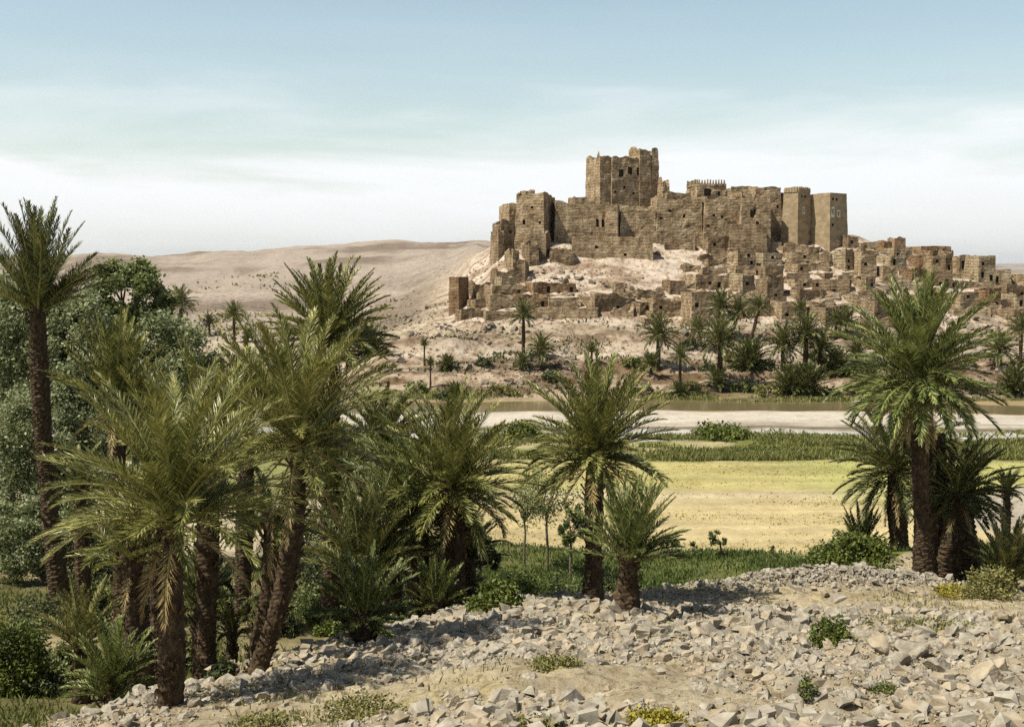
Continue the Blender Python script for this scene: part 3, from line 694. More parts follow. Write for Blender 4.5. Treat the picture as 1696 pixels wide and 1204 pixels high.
row('row under twin towers', [
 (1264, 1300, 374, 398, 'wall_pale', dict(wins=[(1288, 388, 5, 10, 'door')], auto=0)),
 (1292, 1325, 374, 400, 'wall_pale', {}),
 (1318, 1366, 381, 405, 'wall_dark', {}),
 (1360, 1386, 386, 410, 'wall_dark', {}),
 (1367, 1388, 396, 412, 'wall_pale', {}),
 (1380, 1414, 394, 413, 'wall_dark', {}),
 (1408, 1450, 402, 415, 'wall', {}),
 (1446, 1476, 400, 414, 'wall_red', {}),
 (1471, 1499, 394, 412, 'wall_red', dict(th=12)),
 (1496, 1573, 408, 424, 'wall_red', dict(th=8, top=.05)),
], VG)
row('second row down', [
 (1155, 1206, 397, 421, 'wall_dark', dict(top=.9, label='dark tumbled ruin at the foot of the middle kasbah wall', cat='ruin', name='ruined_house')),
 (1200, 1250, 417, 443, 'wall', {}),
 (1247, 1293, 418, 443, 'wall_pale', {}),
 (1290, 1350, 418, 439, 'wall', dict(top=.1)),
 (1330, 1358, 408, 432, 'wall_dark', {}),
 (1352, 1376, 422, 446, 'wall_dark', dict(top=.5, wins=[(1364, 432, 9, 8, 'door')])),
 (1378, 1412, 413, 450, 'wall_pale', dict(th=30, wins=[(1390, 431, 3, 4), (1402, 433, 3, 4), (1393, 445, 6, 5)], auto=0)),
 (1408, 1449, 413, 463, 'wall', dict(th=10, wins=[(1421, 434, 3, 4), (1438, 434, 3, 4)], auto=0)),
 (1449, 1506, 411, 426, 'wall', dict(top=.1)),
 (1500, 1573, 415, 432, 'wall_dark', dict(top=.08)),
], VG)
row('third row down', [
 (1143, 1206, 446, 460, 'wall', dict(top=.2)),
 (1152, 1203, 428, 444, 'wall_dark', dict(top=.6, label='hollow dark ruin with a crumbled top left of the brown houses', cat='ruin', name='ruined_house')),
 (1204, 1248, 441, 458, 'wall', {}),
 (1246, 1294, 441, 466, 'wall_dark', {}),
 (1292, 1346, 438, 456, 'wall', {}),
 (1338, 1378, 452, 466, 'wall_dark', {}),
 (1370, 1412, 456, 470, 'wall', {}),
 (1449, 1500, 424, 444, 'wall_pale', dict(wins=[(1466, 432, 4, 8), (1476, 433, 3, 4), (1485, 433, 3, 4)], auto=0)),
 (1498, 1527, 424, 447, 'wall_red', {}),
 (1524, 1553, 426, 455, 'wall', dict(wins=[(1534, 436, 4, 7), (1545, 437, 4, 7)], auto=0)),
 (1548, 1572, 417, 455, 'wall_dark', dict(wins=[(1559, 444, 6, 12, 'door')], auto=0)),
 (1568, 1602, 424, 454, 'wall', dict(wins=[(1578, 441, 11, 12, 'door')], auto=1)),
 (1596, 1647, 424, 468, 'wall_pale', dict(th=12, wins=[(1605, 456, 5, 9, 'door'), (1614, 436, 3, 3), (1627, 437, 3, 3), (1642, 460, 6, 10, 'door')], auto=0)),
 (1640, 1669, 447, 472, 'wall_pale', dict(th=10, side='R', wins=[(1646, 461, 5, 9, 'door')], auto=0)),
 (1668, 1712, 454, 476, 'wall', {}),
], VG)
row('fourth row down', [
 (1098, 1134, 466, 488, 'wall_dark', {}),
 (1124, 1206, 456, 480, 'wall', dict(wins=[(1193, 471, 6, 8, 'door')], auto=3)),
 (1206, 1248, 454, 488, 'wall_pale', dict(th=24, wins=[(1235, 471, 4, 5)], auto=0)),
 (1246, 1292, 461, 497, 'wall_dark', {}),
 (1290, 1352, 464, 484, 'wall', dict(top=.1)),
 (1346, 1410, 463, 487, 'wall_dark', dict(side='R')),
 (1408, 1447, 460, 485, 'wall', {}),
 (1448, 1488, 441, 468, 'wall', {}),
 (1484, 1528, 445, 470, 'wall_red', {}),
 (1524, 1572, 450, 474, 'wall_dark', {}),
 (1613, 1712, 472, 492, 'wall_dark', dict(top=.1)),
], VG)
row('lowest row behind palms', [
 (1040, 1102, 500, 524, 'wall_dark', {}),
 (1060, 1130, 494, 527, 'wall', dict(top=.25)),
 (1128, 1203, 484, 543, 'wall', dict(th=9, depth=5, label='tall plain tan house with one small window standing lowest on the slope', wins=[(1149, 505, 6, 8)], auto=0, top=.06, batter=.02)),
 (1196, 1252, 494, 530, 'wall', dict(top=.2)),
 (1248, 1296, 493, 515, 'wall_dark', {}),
 (1290, 1370, 481, 500, 'wall_dark', {}),
 (1278, 1334, 500, 534, 'wall', {}),
 (1330, 1402, 508, 542, 'wall_dark', {}),
 (1394, 1424, 486, 506, 'wall_pale', {}),
 (1420, 1486, 497, 532, 'wall_dark', {}),
 (1480, 1530, 488, 520, 'wall', {}),
 (1525, 1560, 480, 505, 'wall_red', {}),
 (1560, 1616, 484, 515, 'wall', {}),
 (1616, 1657, 479, 508, 'wall_red', {}),
 (1654, 1712, 489, 514, 'wall_pale', dict(wins=[(1665, 502, 5, 10, 'door')], auto=1)),
 (1640, 1712, 512, 536, 'wall_dark', dict(wins=[(1674, 527, 9, 6, 'door')], auto=0)),
], VG)
EG = 'ruined houses under the left end of the kasbah'
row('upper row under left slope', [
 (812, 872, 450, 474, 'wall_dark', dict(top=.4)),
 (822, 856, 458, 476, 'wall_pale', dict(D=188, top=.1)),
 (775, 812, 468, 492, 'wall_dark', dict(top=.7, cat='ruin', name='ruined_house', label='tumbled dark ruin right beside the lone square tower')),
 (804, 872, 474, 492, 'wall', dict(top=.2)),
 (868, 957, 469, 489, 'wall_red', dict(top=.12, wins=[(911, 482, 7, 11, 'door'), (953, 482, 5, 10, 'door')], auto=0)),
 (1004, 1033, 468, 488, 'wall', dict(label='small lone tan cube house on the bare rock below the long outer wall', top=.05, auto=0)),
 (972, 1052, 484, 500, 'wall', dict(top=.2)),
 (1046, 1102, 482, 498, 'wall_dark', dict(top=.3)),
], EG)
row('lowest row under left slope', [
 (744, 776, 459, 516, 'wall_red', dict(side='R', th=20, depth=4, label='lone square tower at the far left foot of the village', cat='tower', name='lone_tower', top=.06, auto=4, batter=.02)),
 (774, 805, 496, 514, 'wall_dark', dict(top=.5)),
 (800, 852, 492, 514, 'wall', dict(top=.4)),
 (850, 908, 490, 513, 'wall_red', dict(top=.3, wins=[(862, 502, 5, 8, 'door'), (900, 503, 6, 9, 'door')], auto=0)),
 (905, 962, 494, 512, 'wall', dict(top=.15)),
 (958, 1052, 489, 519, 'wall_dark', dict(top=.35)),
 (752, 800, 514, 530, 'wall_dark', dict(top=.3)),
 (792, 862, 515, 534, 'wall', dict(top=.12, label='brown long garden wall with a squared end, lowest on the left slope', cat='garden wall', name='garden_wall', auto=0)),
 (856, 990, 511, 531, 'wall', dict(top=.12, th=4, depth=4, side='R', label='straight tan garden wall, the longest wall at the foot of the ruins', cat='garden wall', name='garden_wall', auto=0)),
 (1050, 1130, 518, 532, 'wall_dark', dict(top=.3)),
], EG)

# broken garden and terrace walls between the rows
FW = [(1126, 1160, 441, 450), (1262, 1292, 404, 416), (1296, 1336, 408, 418), (1208, 1262, 408, 419), (1330, 1372, 438, 450), (1296, 1340, 455, 466),
 (1120, 1170, 478, 490), (1206, 1256, 484, 497), (1350, 1400, 484, 494), (1408, 1460, 482, 494), (1449, 1520, 466, 478), (1384, 1420, 447, 458),
 (1256, 1300, 512, 524), (1334, 1380, 499, 510), (1424, 1480, 528, 540), (1560, 1620, 465, 476), (1570, 1612, 452, 462), (1600, 1660, 505, 516), (1580, 1640, 512, 524),
 (1660, 1712, 534, 546), (1010, 1050, 512, 524), (880, 940, 486, 495), (1100, 1150, 406, 414), (1060, 1100, 486, 496), (1172, 1210, 418, 430), (1550, 1606, 494, 505),
 (1128, 1206, 441, 448), (1206, 1300, 414, 421), (1300, 1378, 434, 441), (1250, 1345, 459, 466), (1206, 1290, 488, 497), (1300, 1400, 477, 485), (1410, 1500, 470, 480), (1412, 1470, 489, 498),
 (1100, 1180, 473, 482), (1225, 1320, 506, 516), (1345, 1410, 500, 510), (1380, 1450, 448, 456), (1570, 1650, 470, 478), (1600, 1700, 500, 508), (1500, 1575, 458, 466), (1040, 1100, 478, 486), (790, 860, 486, 493), (860, 960, 504, 511), (1060, 1135, 530, 537)]
for n_, (a_, b_, c_, d_) in enumerate(sorted(FW)):
    B('', '', a_, b_, c_, d_, th=R_(n_).uniform(2, 12), depth=2.2, wall=['wall', 'wall_dark', 'wall_pale'][n_ % 3], top=.4, par=.9, name='terrace_wall', cell=.6, side='LR'[n_ % 2])
FWO = sorted([q for q in C.objects if q.name.startswith('terrace_wall') and q.type == 'EMPTY' and not q.get('label')], key=lambda q: (q.location.x / q.location.y))
for n_, o in enumerate(FWO):
    px_ = o.location.x / o.location.y * F + 848; wl_ = [c_ for c_ in o.children if c_.name.startswith('wall')][0]
    shade = {'mud_wall': 'brown', 'mud_wall_dark': 'dark', 'mud_wall_pale': 'pale'}[wl_.data.materials[0].name]
    reg = 'under the left ruins' if px_ < 1065 else ('below the middle of the kasbah' if px_ < 1300 else ('below the twin towers' if px_ < 1450 else 'at the right end of the village'))
    hgt = 'high on the slope' if o.location.y > 196 else ('halfway down the slope' if o.location.y > 184 else 'low on the slope')
    o['label'] = shade + ' broken terrace wall ' + reg + ', ' + hgt; o['category'] = 'terrace wall'; o['group'] = 'broken terrace walls between the houses'

for q in list(C.objects):
    if q.get('category'): q['kind'] = 'thing'
# ------------------------------------------------------------------ palms
UPV = np.array([0, 0, 1.])
def nrm(v): return v / np.maximum(np.linalg.norm(v, axis=-1, keepdims=True), 1e-9)
def frond(rs, az, el0, Ln, droop, nl, ll, lw, base, lean=0.):
    """one pinnate frond: returns vertices and quads of its leaflets, vertices and quads of its rib"""
    K = 12; t = np.linspace(0, 1, K)
    el = el0 - droop * t ** 1.4
    azs = az + lean * t ** 2
    d = np.stack([np.cos(el) * np.cos(azs), np.cos(el) * np.sin(azs), np.sin(el)], 1)
    p = np.concatenate([[np.zeros(3)], np.cumsum((d[:-1] + d[1:]) / 2 * (Ln / (K - 1)), 0)]) + base
    ti = np.sort(np.concatenate([np.linspace(.14, 1, nl)] * 2) + rs.uniform(-.006, .006, 2 * nl)); ti = np.clip(ti, .12, 1)
    sg = np.tile([1, -1], nl)
    f = ti * (K - 1); i = np.clip(f.astype(int), 0, K - 2); w_ = (f - i)[:, None]
    q = p[i] * (1 - w_) + p[i + 1] * w_; tg = nrm(d[i] * (1 - w_) + d[i + 1] * w_)
    side = nrm(np.cross(tg, UPV + rs.normal(0, .02, 3))); up = np.cross(side, tg)
    ang = np.radians(56 - 36 * ti + rs.normal(0, 8, len(ti)))
    vee = rs.normal(.55, .25, len(ti))
    ld = tg * np.cos(ang)[:, None] + (side * sg[:, None] * np.cos(vee)[:, None] + up * np.sin(vee)[:, None]) * np.sin(ang)[:, None]
    ld = nrm(ld + rs.normal(0, .06, ld.shape))
    Lf = ll * (np.sin(math.pi * np.clip(.22 + .74 * ti, 0, 1)) ** .6) * rs.uniform(.8, 1.12, len(ti))
    wd = nrm(np.cross(ld, tg * .3 + up + rs.normal(0, .25, ld.shape)))
    m_ = q + ld * (Lf * .4)[:, None]; tip = q + ld * Lf[:, None]; tip[:, 2] -= .10 * Lf + rs.uniform(0, .05, len(ti)) * Lf
    V = np.stack([q, m_ + wd * lw / 2, tip, m_ - wd * lw / 2], 1).reshape(-1, 3)
    Q = np.arange(len(V)).reshape(-1, 4)
    # rib
    sd = nrm(np.cross(d, UPV)); u2 = np.cross(sd, d); r = (.028 * (1 - t) ** .8 + .006)[:, None] * (Ln / 3.0)
    RV = np.stack([p + sd * r * 1.4, p + u2 * r, p - sd * r * 1.4, p - u2 * r], 1).reshape(-1, 3)
    a = np.arange(K - 1)[:, None] * 4 + np.arange(4)[None]; b = np.arange(K - 1)[:, None] * 4 + (np.arange(4)[None] + 1) % 4
    RQ = np.stack([a, b, b + 4, a + 4], -1).reshape(-1, 4)
    return V, Q, RV, RQ
class Acc:
    def __init__(s): s.v = []; s.f = []; s.m = []; s.n = 0
    def add(s, V, Q, mi=0): s.v.append(V); s.f.append(Q + s.n); s.m.append(np.full(len(Q), mi)); s.n += len(V)
    def obj(s, name, mats, parent=None, smooth=False):
        return mesh_obj(name, np.concatenate(s.v), np.concatenate(s.f), mats, parent, np.concatenate(s.m), smooth)
def trunk_mesh(rs, p0, p1, r0, r1, bend=None, name='trunk', parent=None, stubs=1.0, nr=14):
    """p0 base, p1 top (relative); bend: offset of the curve's middle"""
    p0 = np.array(p0, float); p1 = np.array(p1, float); mid = (p0 + p1) / 2 + (np.array(bend, float) if bend is not None else 0)
    H = np.linalg.norm(p1 - p0); nz = max(8, int(H / .055)); t = np.linspace(0, 1, nz + 1)[:, None]
    c = (1 - t) ** 2 * p0 + 2 * t * (1 - t) * mid + t * t * p1
    tg = nrm(2 * (1 - t) * (mid - p0) + 2 * t * (p1 - mid))
    a = np.linspace(0, 2 * math.pi, nr, endpoint=False)
    ex = nrm(np.cross(tg, [0, 1, 0.001])); ey = np.cross(tg, ex)
    r = r0 * (1 - t[:, 0]) + r1 * t[:, 0]
    r = r * (1 + .35 * np.exp(-t[:, 0] * H / .35)) * (1 + .12 * np.sin(t[:, 0] * 9 + rs.rand() * 6))
    rr = r[:, None] * (1 + .0 * a[None])
    ph = t * H / .17 + a[None] / (2 * math.pi) * 3
    saw = ph - np.floor(ph)
    rr = rr * (1 + .17 * saw + .10 * (vnoise(a[None] * 2.2 + 5, t * H * 9, 5 + int(rs.rand() * 99)) - .5))
    V = c[:, None] + ex[:, None] * (np.cos(a) * rr)[..., None] + ey[:, None] * (np.sin(a) * rr)[..., None]
    V = V.reshape(-1, 3)
    i = np.arange(nz)[:, None] * nr; j = np.arange(nr)[None]; k = (j + 1) % nr
    Q = np.stack([i + j, i + k, i + nr + k, i + nr + j], -1).reshape(-1, 4)
    A_ = Acc(); A_.add(V, Q, 0)
    n = int(H * 34 * stubs)
    if n:
        s = rs.rand(n); az = rs.rand(n) * 2 * math.pi
        ii = (s * nz).astype(int); cc = c[ii]; rad = r[ii]
        o = ex[ii] * np.cos(az)[:, None] + ey[ii] * np.sin(az)[:, None]; sd_ = np.cross(tg[ii], o)
        ln = rs.uniform(.07, .20, n)[:, None] * (.7 + .6 * s[:, None]); wd = rs.uniform(.03, .06, n)[:, None]
        b = cc + o * (rad * .85)[:, None]; tp = b + o * ln * .75 + tg[ii] * ln * 1.1
        VV = np.stack([b - sd_ * wd, b + sd_ * wd, b + tg[ii] * .05 + o * .05, tp - sd_ * wd * .5, tp + sd_ * wd * .5, tp + o * .03 - tg[ii] * .03], 1).reshape(-1, 3)
        bq = np.arange(n)[:, None] * 6
        q = np.concatenate([bq + np.array([[0, 1, 4, 3]]), bq + np.array([[1, 2, 5, 4]]), bq + np.array([[2, 0, 3, 5]])])
        A_.add(VV, q, 1)
    o = A_.obj(name, [M['trunk'], M['stub']], parent); return o, c[-1]
def crown_mesh(rs, n, Ln, el_hi, el_lo, nl, ll, lw, matl='palm', name='crown', parent=None, base=(0, 0, 0), droop=(.5, 1.1), bias=None, top_pow=1.0, dead=False):
    A_ = Acc(); RB = Acc(); ga = 2.39996
    for k in range(n):
        f = (k + .5) / n
        el = math.radians(el_hi + (el_lo - el_hi) * f ** top_pow + rs.normal(0, 6))
        az = k * ga + rs.normal(0, .18)
        dr = droop[0] + (droop[1] - droop[0]) * rs.rand() * (.4 + .6 * math.cos(el)) 
        l_ = Ln * rs.uniform(.82, 1.1) * (.8 + .2 * math.sin(math.pi * min(1, f + .25)))
        bs_ = np.array(base) + np.array([math.cos(az), math.sin(az), 0]) * .10 - np.array([0, 0, .35 * f])
        if bias is not None:
            az0 = az; bx, by = bias
            v = np.array([math.cos(az) * math.cos(el) + bx, math.sin(az) * math.cos(el) + by]); az = math.atan2(v[1], v[0])
        V, Q, RV, RQ = frond(rs, az, el, l_, dr, nl, ll, lw, bs_, rs.normal(0, .22))
        A_.add(V, Q, 0); A_.add(RV, RQ, 1)
    return A_.obj(name, [M['dead' if dead else matl], M['dead' if dead else 'rachis']], parent)
def palm(label, cx, cy, bx, by, D=None, fl=150, n=46, hi=86, lo=-12, r0=None, r1=None, matl='palm', seed=1, dead=0, nl=56, name='date_palm', bend=0, top_pow=1.05, droop=(.35, 1.0), cat='palm tree', fruit=0, group=None, stubs=1.0, dead_lo=-75, bias=None, twd=24):
    """crown centre pixel, base pixel, frond length in photograph pixels"""
    rs = R_(seed)
    if D is None: g = G(bx, by, 10, 140)
    else:
        g = A(bx, by, D); gz = ground_at(g[0], g[1]); g[2] = gz
    D = g[1]; top = A(cx, cy, D)
    root = empty(name, (g[0], g[1], g[2]), label, cat, group)
    rel = top - g
    Ln = fl / F * D
    r0 = r0 or twd / F * D / 2 * 1.0; r1 = r1 or twd / F * D / 2 * .8
    trunk_mesh(rs, (0, 0, -.3), rel, r0, r1, (bend / F * D, 0, 0), parent=root, stubs=stubs)
    crown_mesh(rs, int(n * 1.35), Ln, hi, lo, int(nl * 1.35), Ln * .165, max(.016, D * .00085), matl, parent=root, base=rel, top_pow=top_pow, droop=droop, bias=bias)
    if dead:
        crown_mesh(rs, dead, Ln * .75, -25, dead_lo, int(nl * .6), Ln * .11, max(.018, D * .0009), name='dead_fronds', parent=root, base=rel - np.array([0, 0, .25]), droop=(.2, .7), dead=True)
    if fruit:
        A_ = Acc()
        for k in range(fruit):
            az = rs.rand() * 6.28; V, Q, RV, RQ = frond(rs, az, .3, Ln * .22, 1.6, 14, .16, .03, rel - np.array([0, 0, .1]), 0); A_.add(V, Q); A_.add(RV, RQ)
        A_.obj('fruit_stalk', [M['fruit']], root)
    return root
# foreground, left group
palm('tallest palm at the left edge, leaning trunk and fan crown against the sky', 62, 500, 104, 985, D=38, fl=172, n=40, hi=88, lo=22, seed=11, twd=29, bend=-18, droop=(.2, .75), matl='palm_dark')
palm('upright fan palm behind the left cluster with a dry frond hooking right', 190, 650, 203, 980, D=33, fl=145, n=32, hi=88, lo=32, seed=12, twd=27, dead=7, droop=(.1, .5), dead_lo=-35)
palm('biggest spreading palm of the left group, wide arching crown over a straight trunk', 288, 832, 282, 1165, fl=266, n=54, hi=87, lo=6, seed=13, twd=40, dead=3, nl=72, droop=(.45, 1.25), top_pow=.8)
palm('palm on the long leaning trunk that curves right out of the left group', 492, 712, 412, 1118, fl=222, n=50, hi=87, lo=-4, seed=14, twd=32, bend=54, dead=6, nl=66, fruit=2, droop=(.35, 1.05))
palm('shorter leaning palm doubled against the curved trunk, crown tucked under it', 451, 846, 400, 1092, D=24.6, fl=120, n=18, hi=60, lo=-10, seed=15, twd=30, bend=26, dead=4)
palm('round headed palm standing highest above the curved one', 543, 548, 560, 900, D=37, fl=132, n=52, hi=86, lo=-8, seed=16, twd=30, matl='palm', droop=(.2, .7), dead=5)
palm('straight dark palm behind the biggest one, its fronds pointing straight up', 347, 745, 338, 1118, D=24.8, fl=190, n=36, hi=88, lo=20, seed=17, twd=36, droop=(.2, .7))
palm('narrow stunted palm with a tuft of stiff fronds left of the biggest trunk', 215, 905, 243, 1150, D=23.5, fl=125, n=22, hi=88, lo=20, seed=18, twd=40, dead=4, droop=(.2, .8))
palm('full yellow green palm with a shaggy trunk left of the middle', 750, 795, 752, 985, D=32, fl=172, n=58, hi=87, lo=-22, seed=19, twd=44, dead=10, nl=60, matl='palm', droop=(.35, 1.0))
palm('blue green palm leaning left beside the shaggy one', 690, 838, 702, 985, D=33, fl=165, n=48, hi=80, lo=-12, seed=20, twd=42, dead=6, matl='palm_bright', fruit=1, bias=(-.25, 0))
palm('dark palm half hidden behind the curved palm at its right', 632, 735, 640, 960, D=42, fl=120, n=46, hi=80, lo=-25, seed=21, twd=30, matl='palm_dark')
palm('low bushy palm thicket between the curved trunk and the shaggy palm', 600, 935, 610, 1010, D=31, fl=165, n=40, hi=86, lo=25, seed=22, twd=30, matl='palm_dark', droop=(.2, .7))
palm('short stemmed palm squatting at the top edge of the rubble', 602, 1008, 607, 1060, fl=112, n=34, hi=86, lo=5, seed=23, twd=46, matl='palm_bright', dead=5, droop=(.25, .8))
palm('small vase shaped palm right of the squat one at the rubble edge', 722, 988, 722, 1038, D=30, fl=75, n=26, hi=86, lo=18, seed=24, twd=38, matl='palm_bright', dead=3, droop=(.2, .6))
palm('small palm with dry yellowish fronds at the lower left', 133, 1048, 133, 1100, D=26, fl=100, n=22, hi=87, lo=25, seed=25, twd=24, matl='palm_dry', dead=2, droop=(.2, .7))
palm('stemless clump of palm shoots in the lower left corner', 185, 1120, 190, 1172, D=21.5, fl=110, n=34, hi=86, lo=22, seed=26, twd=30, matl='palm_bright', droop=(.3, .9))
palm('drooping green palm filling the gap behind the low thicket', 640, 872, 660, 985, D=34, fl=130, n=36, hi=75, lo=-5, seed=27, twd=30, matl='palm')
palm('dark undergrowth palm behind the leaning trunks', 385, 1030, 380, 1070, D=28, fl=80, n=14, hi=80, lo=10, seed=28, twd=20, matl='palm_dark')
# middle
palm('solitary tall palm at the centre with yellow date stalks', 985, 738, 982, 990, fl=160, n=62, hi=87, lo=-18, seed=31, twd=31, dead=8, fruit=5, nl=60, matl='palm', droop=(.3, .95))
palm('young palm leaning right beside the central palm, casting a dark patch', 1043, 905, 1036, 1014, fl=128, n=36, hi=86, lo=18, seed=32, twd=38, matl='palm_bright', droop=(.15, .6), bias=(.18, 0))
# right
palm('largest palm on the right with a great shaggy crown', 1520, 618, 1530, 962, D=38, fl=172, n=78, hi=88, lo=-30, seed=33, twd=29, dead=14, nl=64, matl='palm_bright', droop=(.3, .95))
palm('thin second trunk close behind the largest right palm', 1548, 720, 1556, 930, D=41, fl=70, n=12, hi=30, lo=-50, seed=34, twd=34, dead=16, matl='palm_dark')
palm('dark palm with drooping fronds left of the largest right palm', 1482, 772, 1492, 880, D=45, fl=125, n=52, hi=85, lo=-30, seed=35, twd=32, matl='palm_dark', dead=5)
palm('dark bristling palm leaning out right of the largest right palm', 1588, 812, 1590, 950, D=40, fl=112, n=46, hi=75, lo=-15, seed=36, twd=60, matl='palm_dark', dead=12, bias=(.25, 0))
palm('stemless palm shoots upright above the round green bush', 1425, 905, 1428, 925, D=46, fl=72, n=20, hi=86, lo=35, seed=37, twd=18, matl='palm_dark', droop=(.1, .4))
palm('dry thin palm clump at the right edge of the slope', 1672, 945, 1676, 968, D=38, fl=100, n=26, hi=86, lo=30, seed=38, twd=20, matl='palm_dry', droop=(.2, .7))
palm('tiny palm beyond the field at the right edge', 1668, 805, 1668, 822, D=60, fl=36, n=24, hi=84, lo=5, seed=39, twd=14, matl='palm_dark')

# far bank palms: six shapes, copied
def far_proto(seed, n, hi, lo, H, nl=20, matl='palm', bend=0., dead=0, shrub=0):
    rs = R_(seed); root = empty('far_palm', (0, 0, 0), 'x', 'palm tree')
    top = np.array([bend, 0, H])
    trunk_mesh(rs, (0, 0, -.4), top, .24, .19, (bend * .3, 0, 0), parent=root, stubs=.3, nr=8)
    crown_mesh(rs, int(n * 1.4), 2.6, hi, lo, int(nl * 1.2), .62, .085, matl, parent=root, base=top, droop=(.3, 1.0))
    if dead: crown_mesh(rs, dead, 1.9, -25, -75, 10, .4, .09, name='dead_fronds', parent=root, base=top - np.array([0, 0, .25]), droop=(.2, .7), dead=True)
    return root
PR = {'tall': far_proto(1, 30, 86, -25, 6.5, matl='palm_dark'), 'lean': far_proto(2, 26, 86, -30, 6.5, bend=1.6, matl='palm_dark'), 'mid': far_proto(3, 36, 86, -25, 4.0, dead=4, matl='palm_dark'),
      'low': far_proto(4, 38, 87, -5, 1.2, matl='palm_dark'), 'bush': far_proto(5, 60, 88, 0, .5, nl=22, matl='palm_dark'), 'stiff': far_proto(6, 26, 88, 20, 3.0, matl='palm_dark'), 'leanl': far_proto(7, 28, 86, -25, 5.5, bend=-1.3, dead=3, matl='palm_dark')}
PH = {'tall': 6.5, 'lean': 6.5, 'mid': 4.0, 'low': 1.2, 'bush': .5, 'stiff': 3.0, 'leanl': 5.5}
used = set()
def fpalm(kind, cx, cy, by, fl, label, rot=None, group='palms on the far bank below the village'):
    """crown pixel, base row, frond length in pixels"""
    src = PR[kind]
    first = kind not in used
    o = src if first else copy_tree(src)
    used.add(kind)
    rs = R_(int(cx * 13 + cy))
    bend = {'lean': 1.6, 'leanl': -1.3}.get(kind, 0)
    g = G(cx, by, 60, 700); D = g[1]
    s = fl * 1.08 / F * D / 2.6
    h = (by - cy) / F * D
    g = G(cx - bend * s / D * F, by, 60, 700)
    o.location = (g[0], g[1], g[2]); sz = h / PH[kind] if kind not in ('low', 'bush') else s
    o.scale = (s, s, s * 1.0)
    # trunk lengthened by scaling children trunks only
    for ch in list(o.children):
        if ch.name.startswith('trunk'):
            ch.scale = (1, 1, sz / s)
        else:
            ch.location = (0, 0, PH[kind] * (sz / s - 1))
    o.rotation_euler[2] = 0 if kind in ('lean', 'leanl') else (rs.rand() * 6.28 if rot is None else rot)
    o['label'] = label; o['category'] = 'palm tree'; o['group'] = group
    return o
fpalm('tall', 867, 522, 592, 30, 'tall thin palm with a round head alone before the garden wall')
fpalm('mid', 896, 578, 615, 30, 'squat palm just right of the tall thin one before the garden wall')
fpalm('low', 866, 604, 614, 22, 'stubby palm at the foot of the tall thin one')
fpalm('stiff', 703, 572, 606, 15, 'small upright palm furthest left on the far bank')
fpalm('stiff', 713, 605, 643, 15, 'small dark palm just below the furthest left one')
fpalm('bush', 741, 606, 612, 22, 'feathery bush palm near the left end of the far bank')
fpalm('bush', 753, 640, 655, 20, 'dark round bush palm low by the left end of the river')
fpalm('mid', 1090, 552, 615, 36, 'full headed palm left of the grove below the long ruined row')
fpalm('low', 1078, 598, 618, 26, 'low palm at the foot of the full headed one')
fpalm('tall', 1126, 590, 655, 24, 'slim palm with a dark tufted foot nearest the river')
fpalm('bush', 1124, 640, 655, 20, 'dark tuft around the slim palm nearest the river')
fpalm('stiff', 980, 583, 606, 18, 'little bushy palm seen just over the central palm')
fpalm('leanl', 1156, 545, 580, 24, 'small leaning palm left of the tallest village palms')
fpalm('tall', 1192, 507, 562, 32, 'left one of the two tallest palms before the plain tan house')
fpalm('lean', 1222, 515, 565, 30, 'right one of the two tallest palms before the plain tan house')
fpalm('mid', 1192, 560, 640, 44, 'wide headed palm in front of the two tallest ones')
fpalm('low', 1188, 622, 648, 30, 'dark low palm at the foot of the wide headed one')
fpalm('lean', 1255, 508, 572, 26, 'single leaning palm with a long bare trunk')
fpalm('bush', 1240, 590, 612, 44, 'dark spreading thicket palm under the bare leaning trunk')
fpalm('mid', 1297, 568, 612, 38, 'left palm of the dense dark clump in the grove')
fpalm('mid', 1334, 552, 615, 40, 'middle and highest palm of the dense dark clump')
fpalm('mid', 1358, 575, 620, 34, 'right palm of the dense dark clump')
fpalm('bush', 1308, 628, 654, 42, 'dark thicket palm at the left foot of the dense clump')
fpalm('bush', 1338, 622, 654, 46, 'darkest thicket palm at the right foot of the dense clump')
fpalm('tall', 1324, 512, 560, 20, 'small palm peeping over the dense clump')
fpalm('tall', 1384, 535, 562, 24, 'left palm of the small pair right of the dense clump')
fpalm('tall', 1402, 530, 562, 26, 'right palm of the small pair right of the dense clump')
fpalm('bush', 1384, 600, 616, 34, 'arching bush palm right of the dense clump')
fpalm('bush', 1440, 628, 652, 36, 'dark bush palm behind the left fronds of the great right palm')
fpalm('low', 1418, 585, 600, 28, 'low palm between the pair and the great right palm')
fpalm('mid', 1655, 578, 612, 34, 'curved palm right of the great palm on the far bank')
fpalm('tall', 1690, 545, 600, 30, 'palm cut by the right edge on the far bank')
fpalm('bush', 1680, 630, 650, 38, 'thicket palm at the right edge of the far bank')
fpalm('tall', 1574, 655, 702, 24, 'lone dark palm standing in the river bed on the right')
fpalm('tall', 388, 520, 568, 24, 'bushy headed palm far left on the desert plain', group='palms on the desert plain at the left')
fpalm('mid', 347, 532, 556, 16, 'smallest palm far left on the desert plain', group='palms on the desert plain at the left')
fpalm('low', 411, 548, 566, 16, 'low palm right of the bushy headed one on the plain', group='palms on the desert plain at the left')
fpalm('mid', 300, 500, 560, 30, 'full palm beside the leafy tree on the left plain', group='palms on the desert plain at the left')
fpalm('bush', 610, 575, 590, 46, 'dark thicket palm on the plain behind the round headed palm', group='palms on the desert plain at the left')
fpalm('low', 575, 590, 610, 30, 'low dark palm between the plain and the curved palm', group='palms on the desert plain at the left')

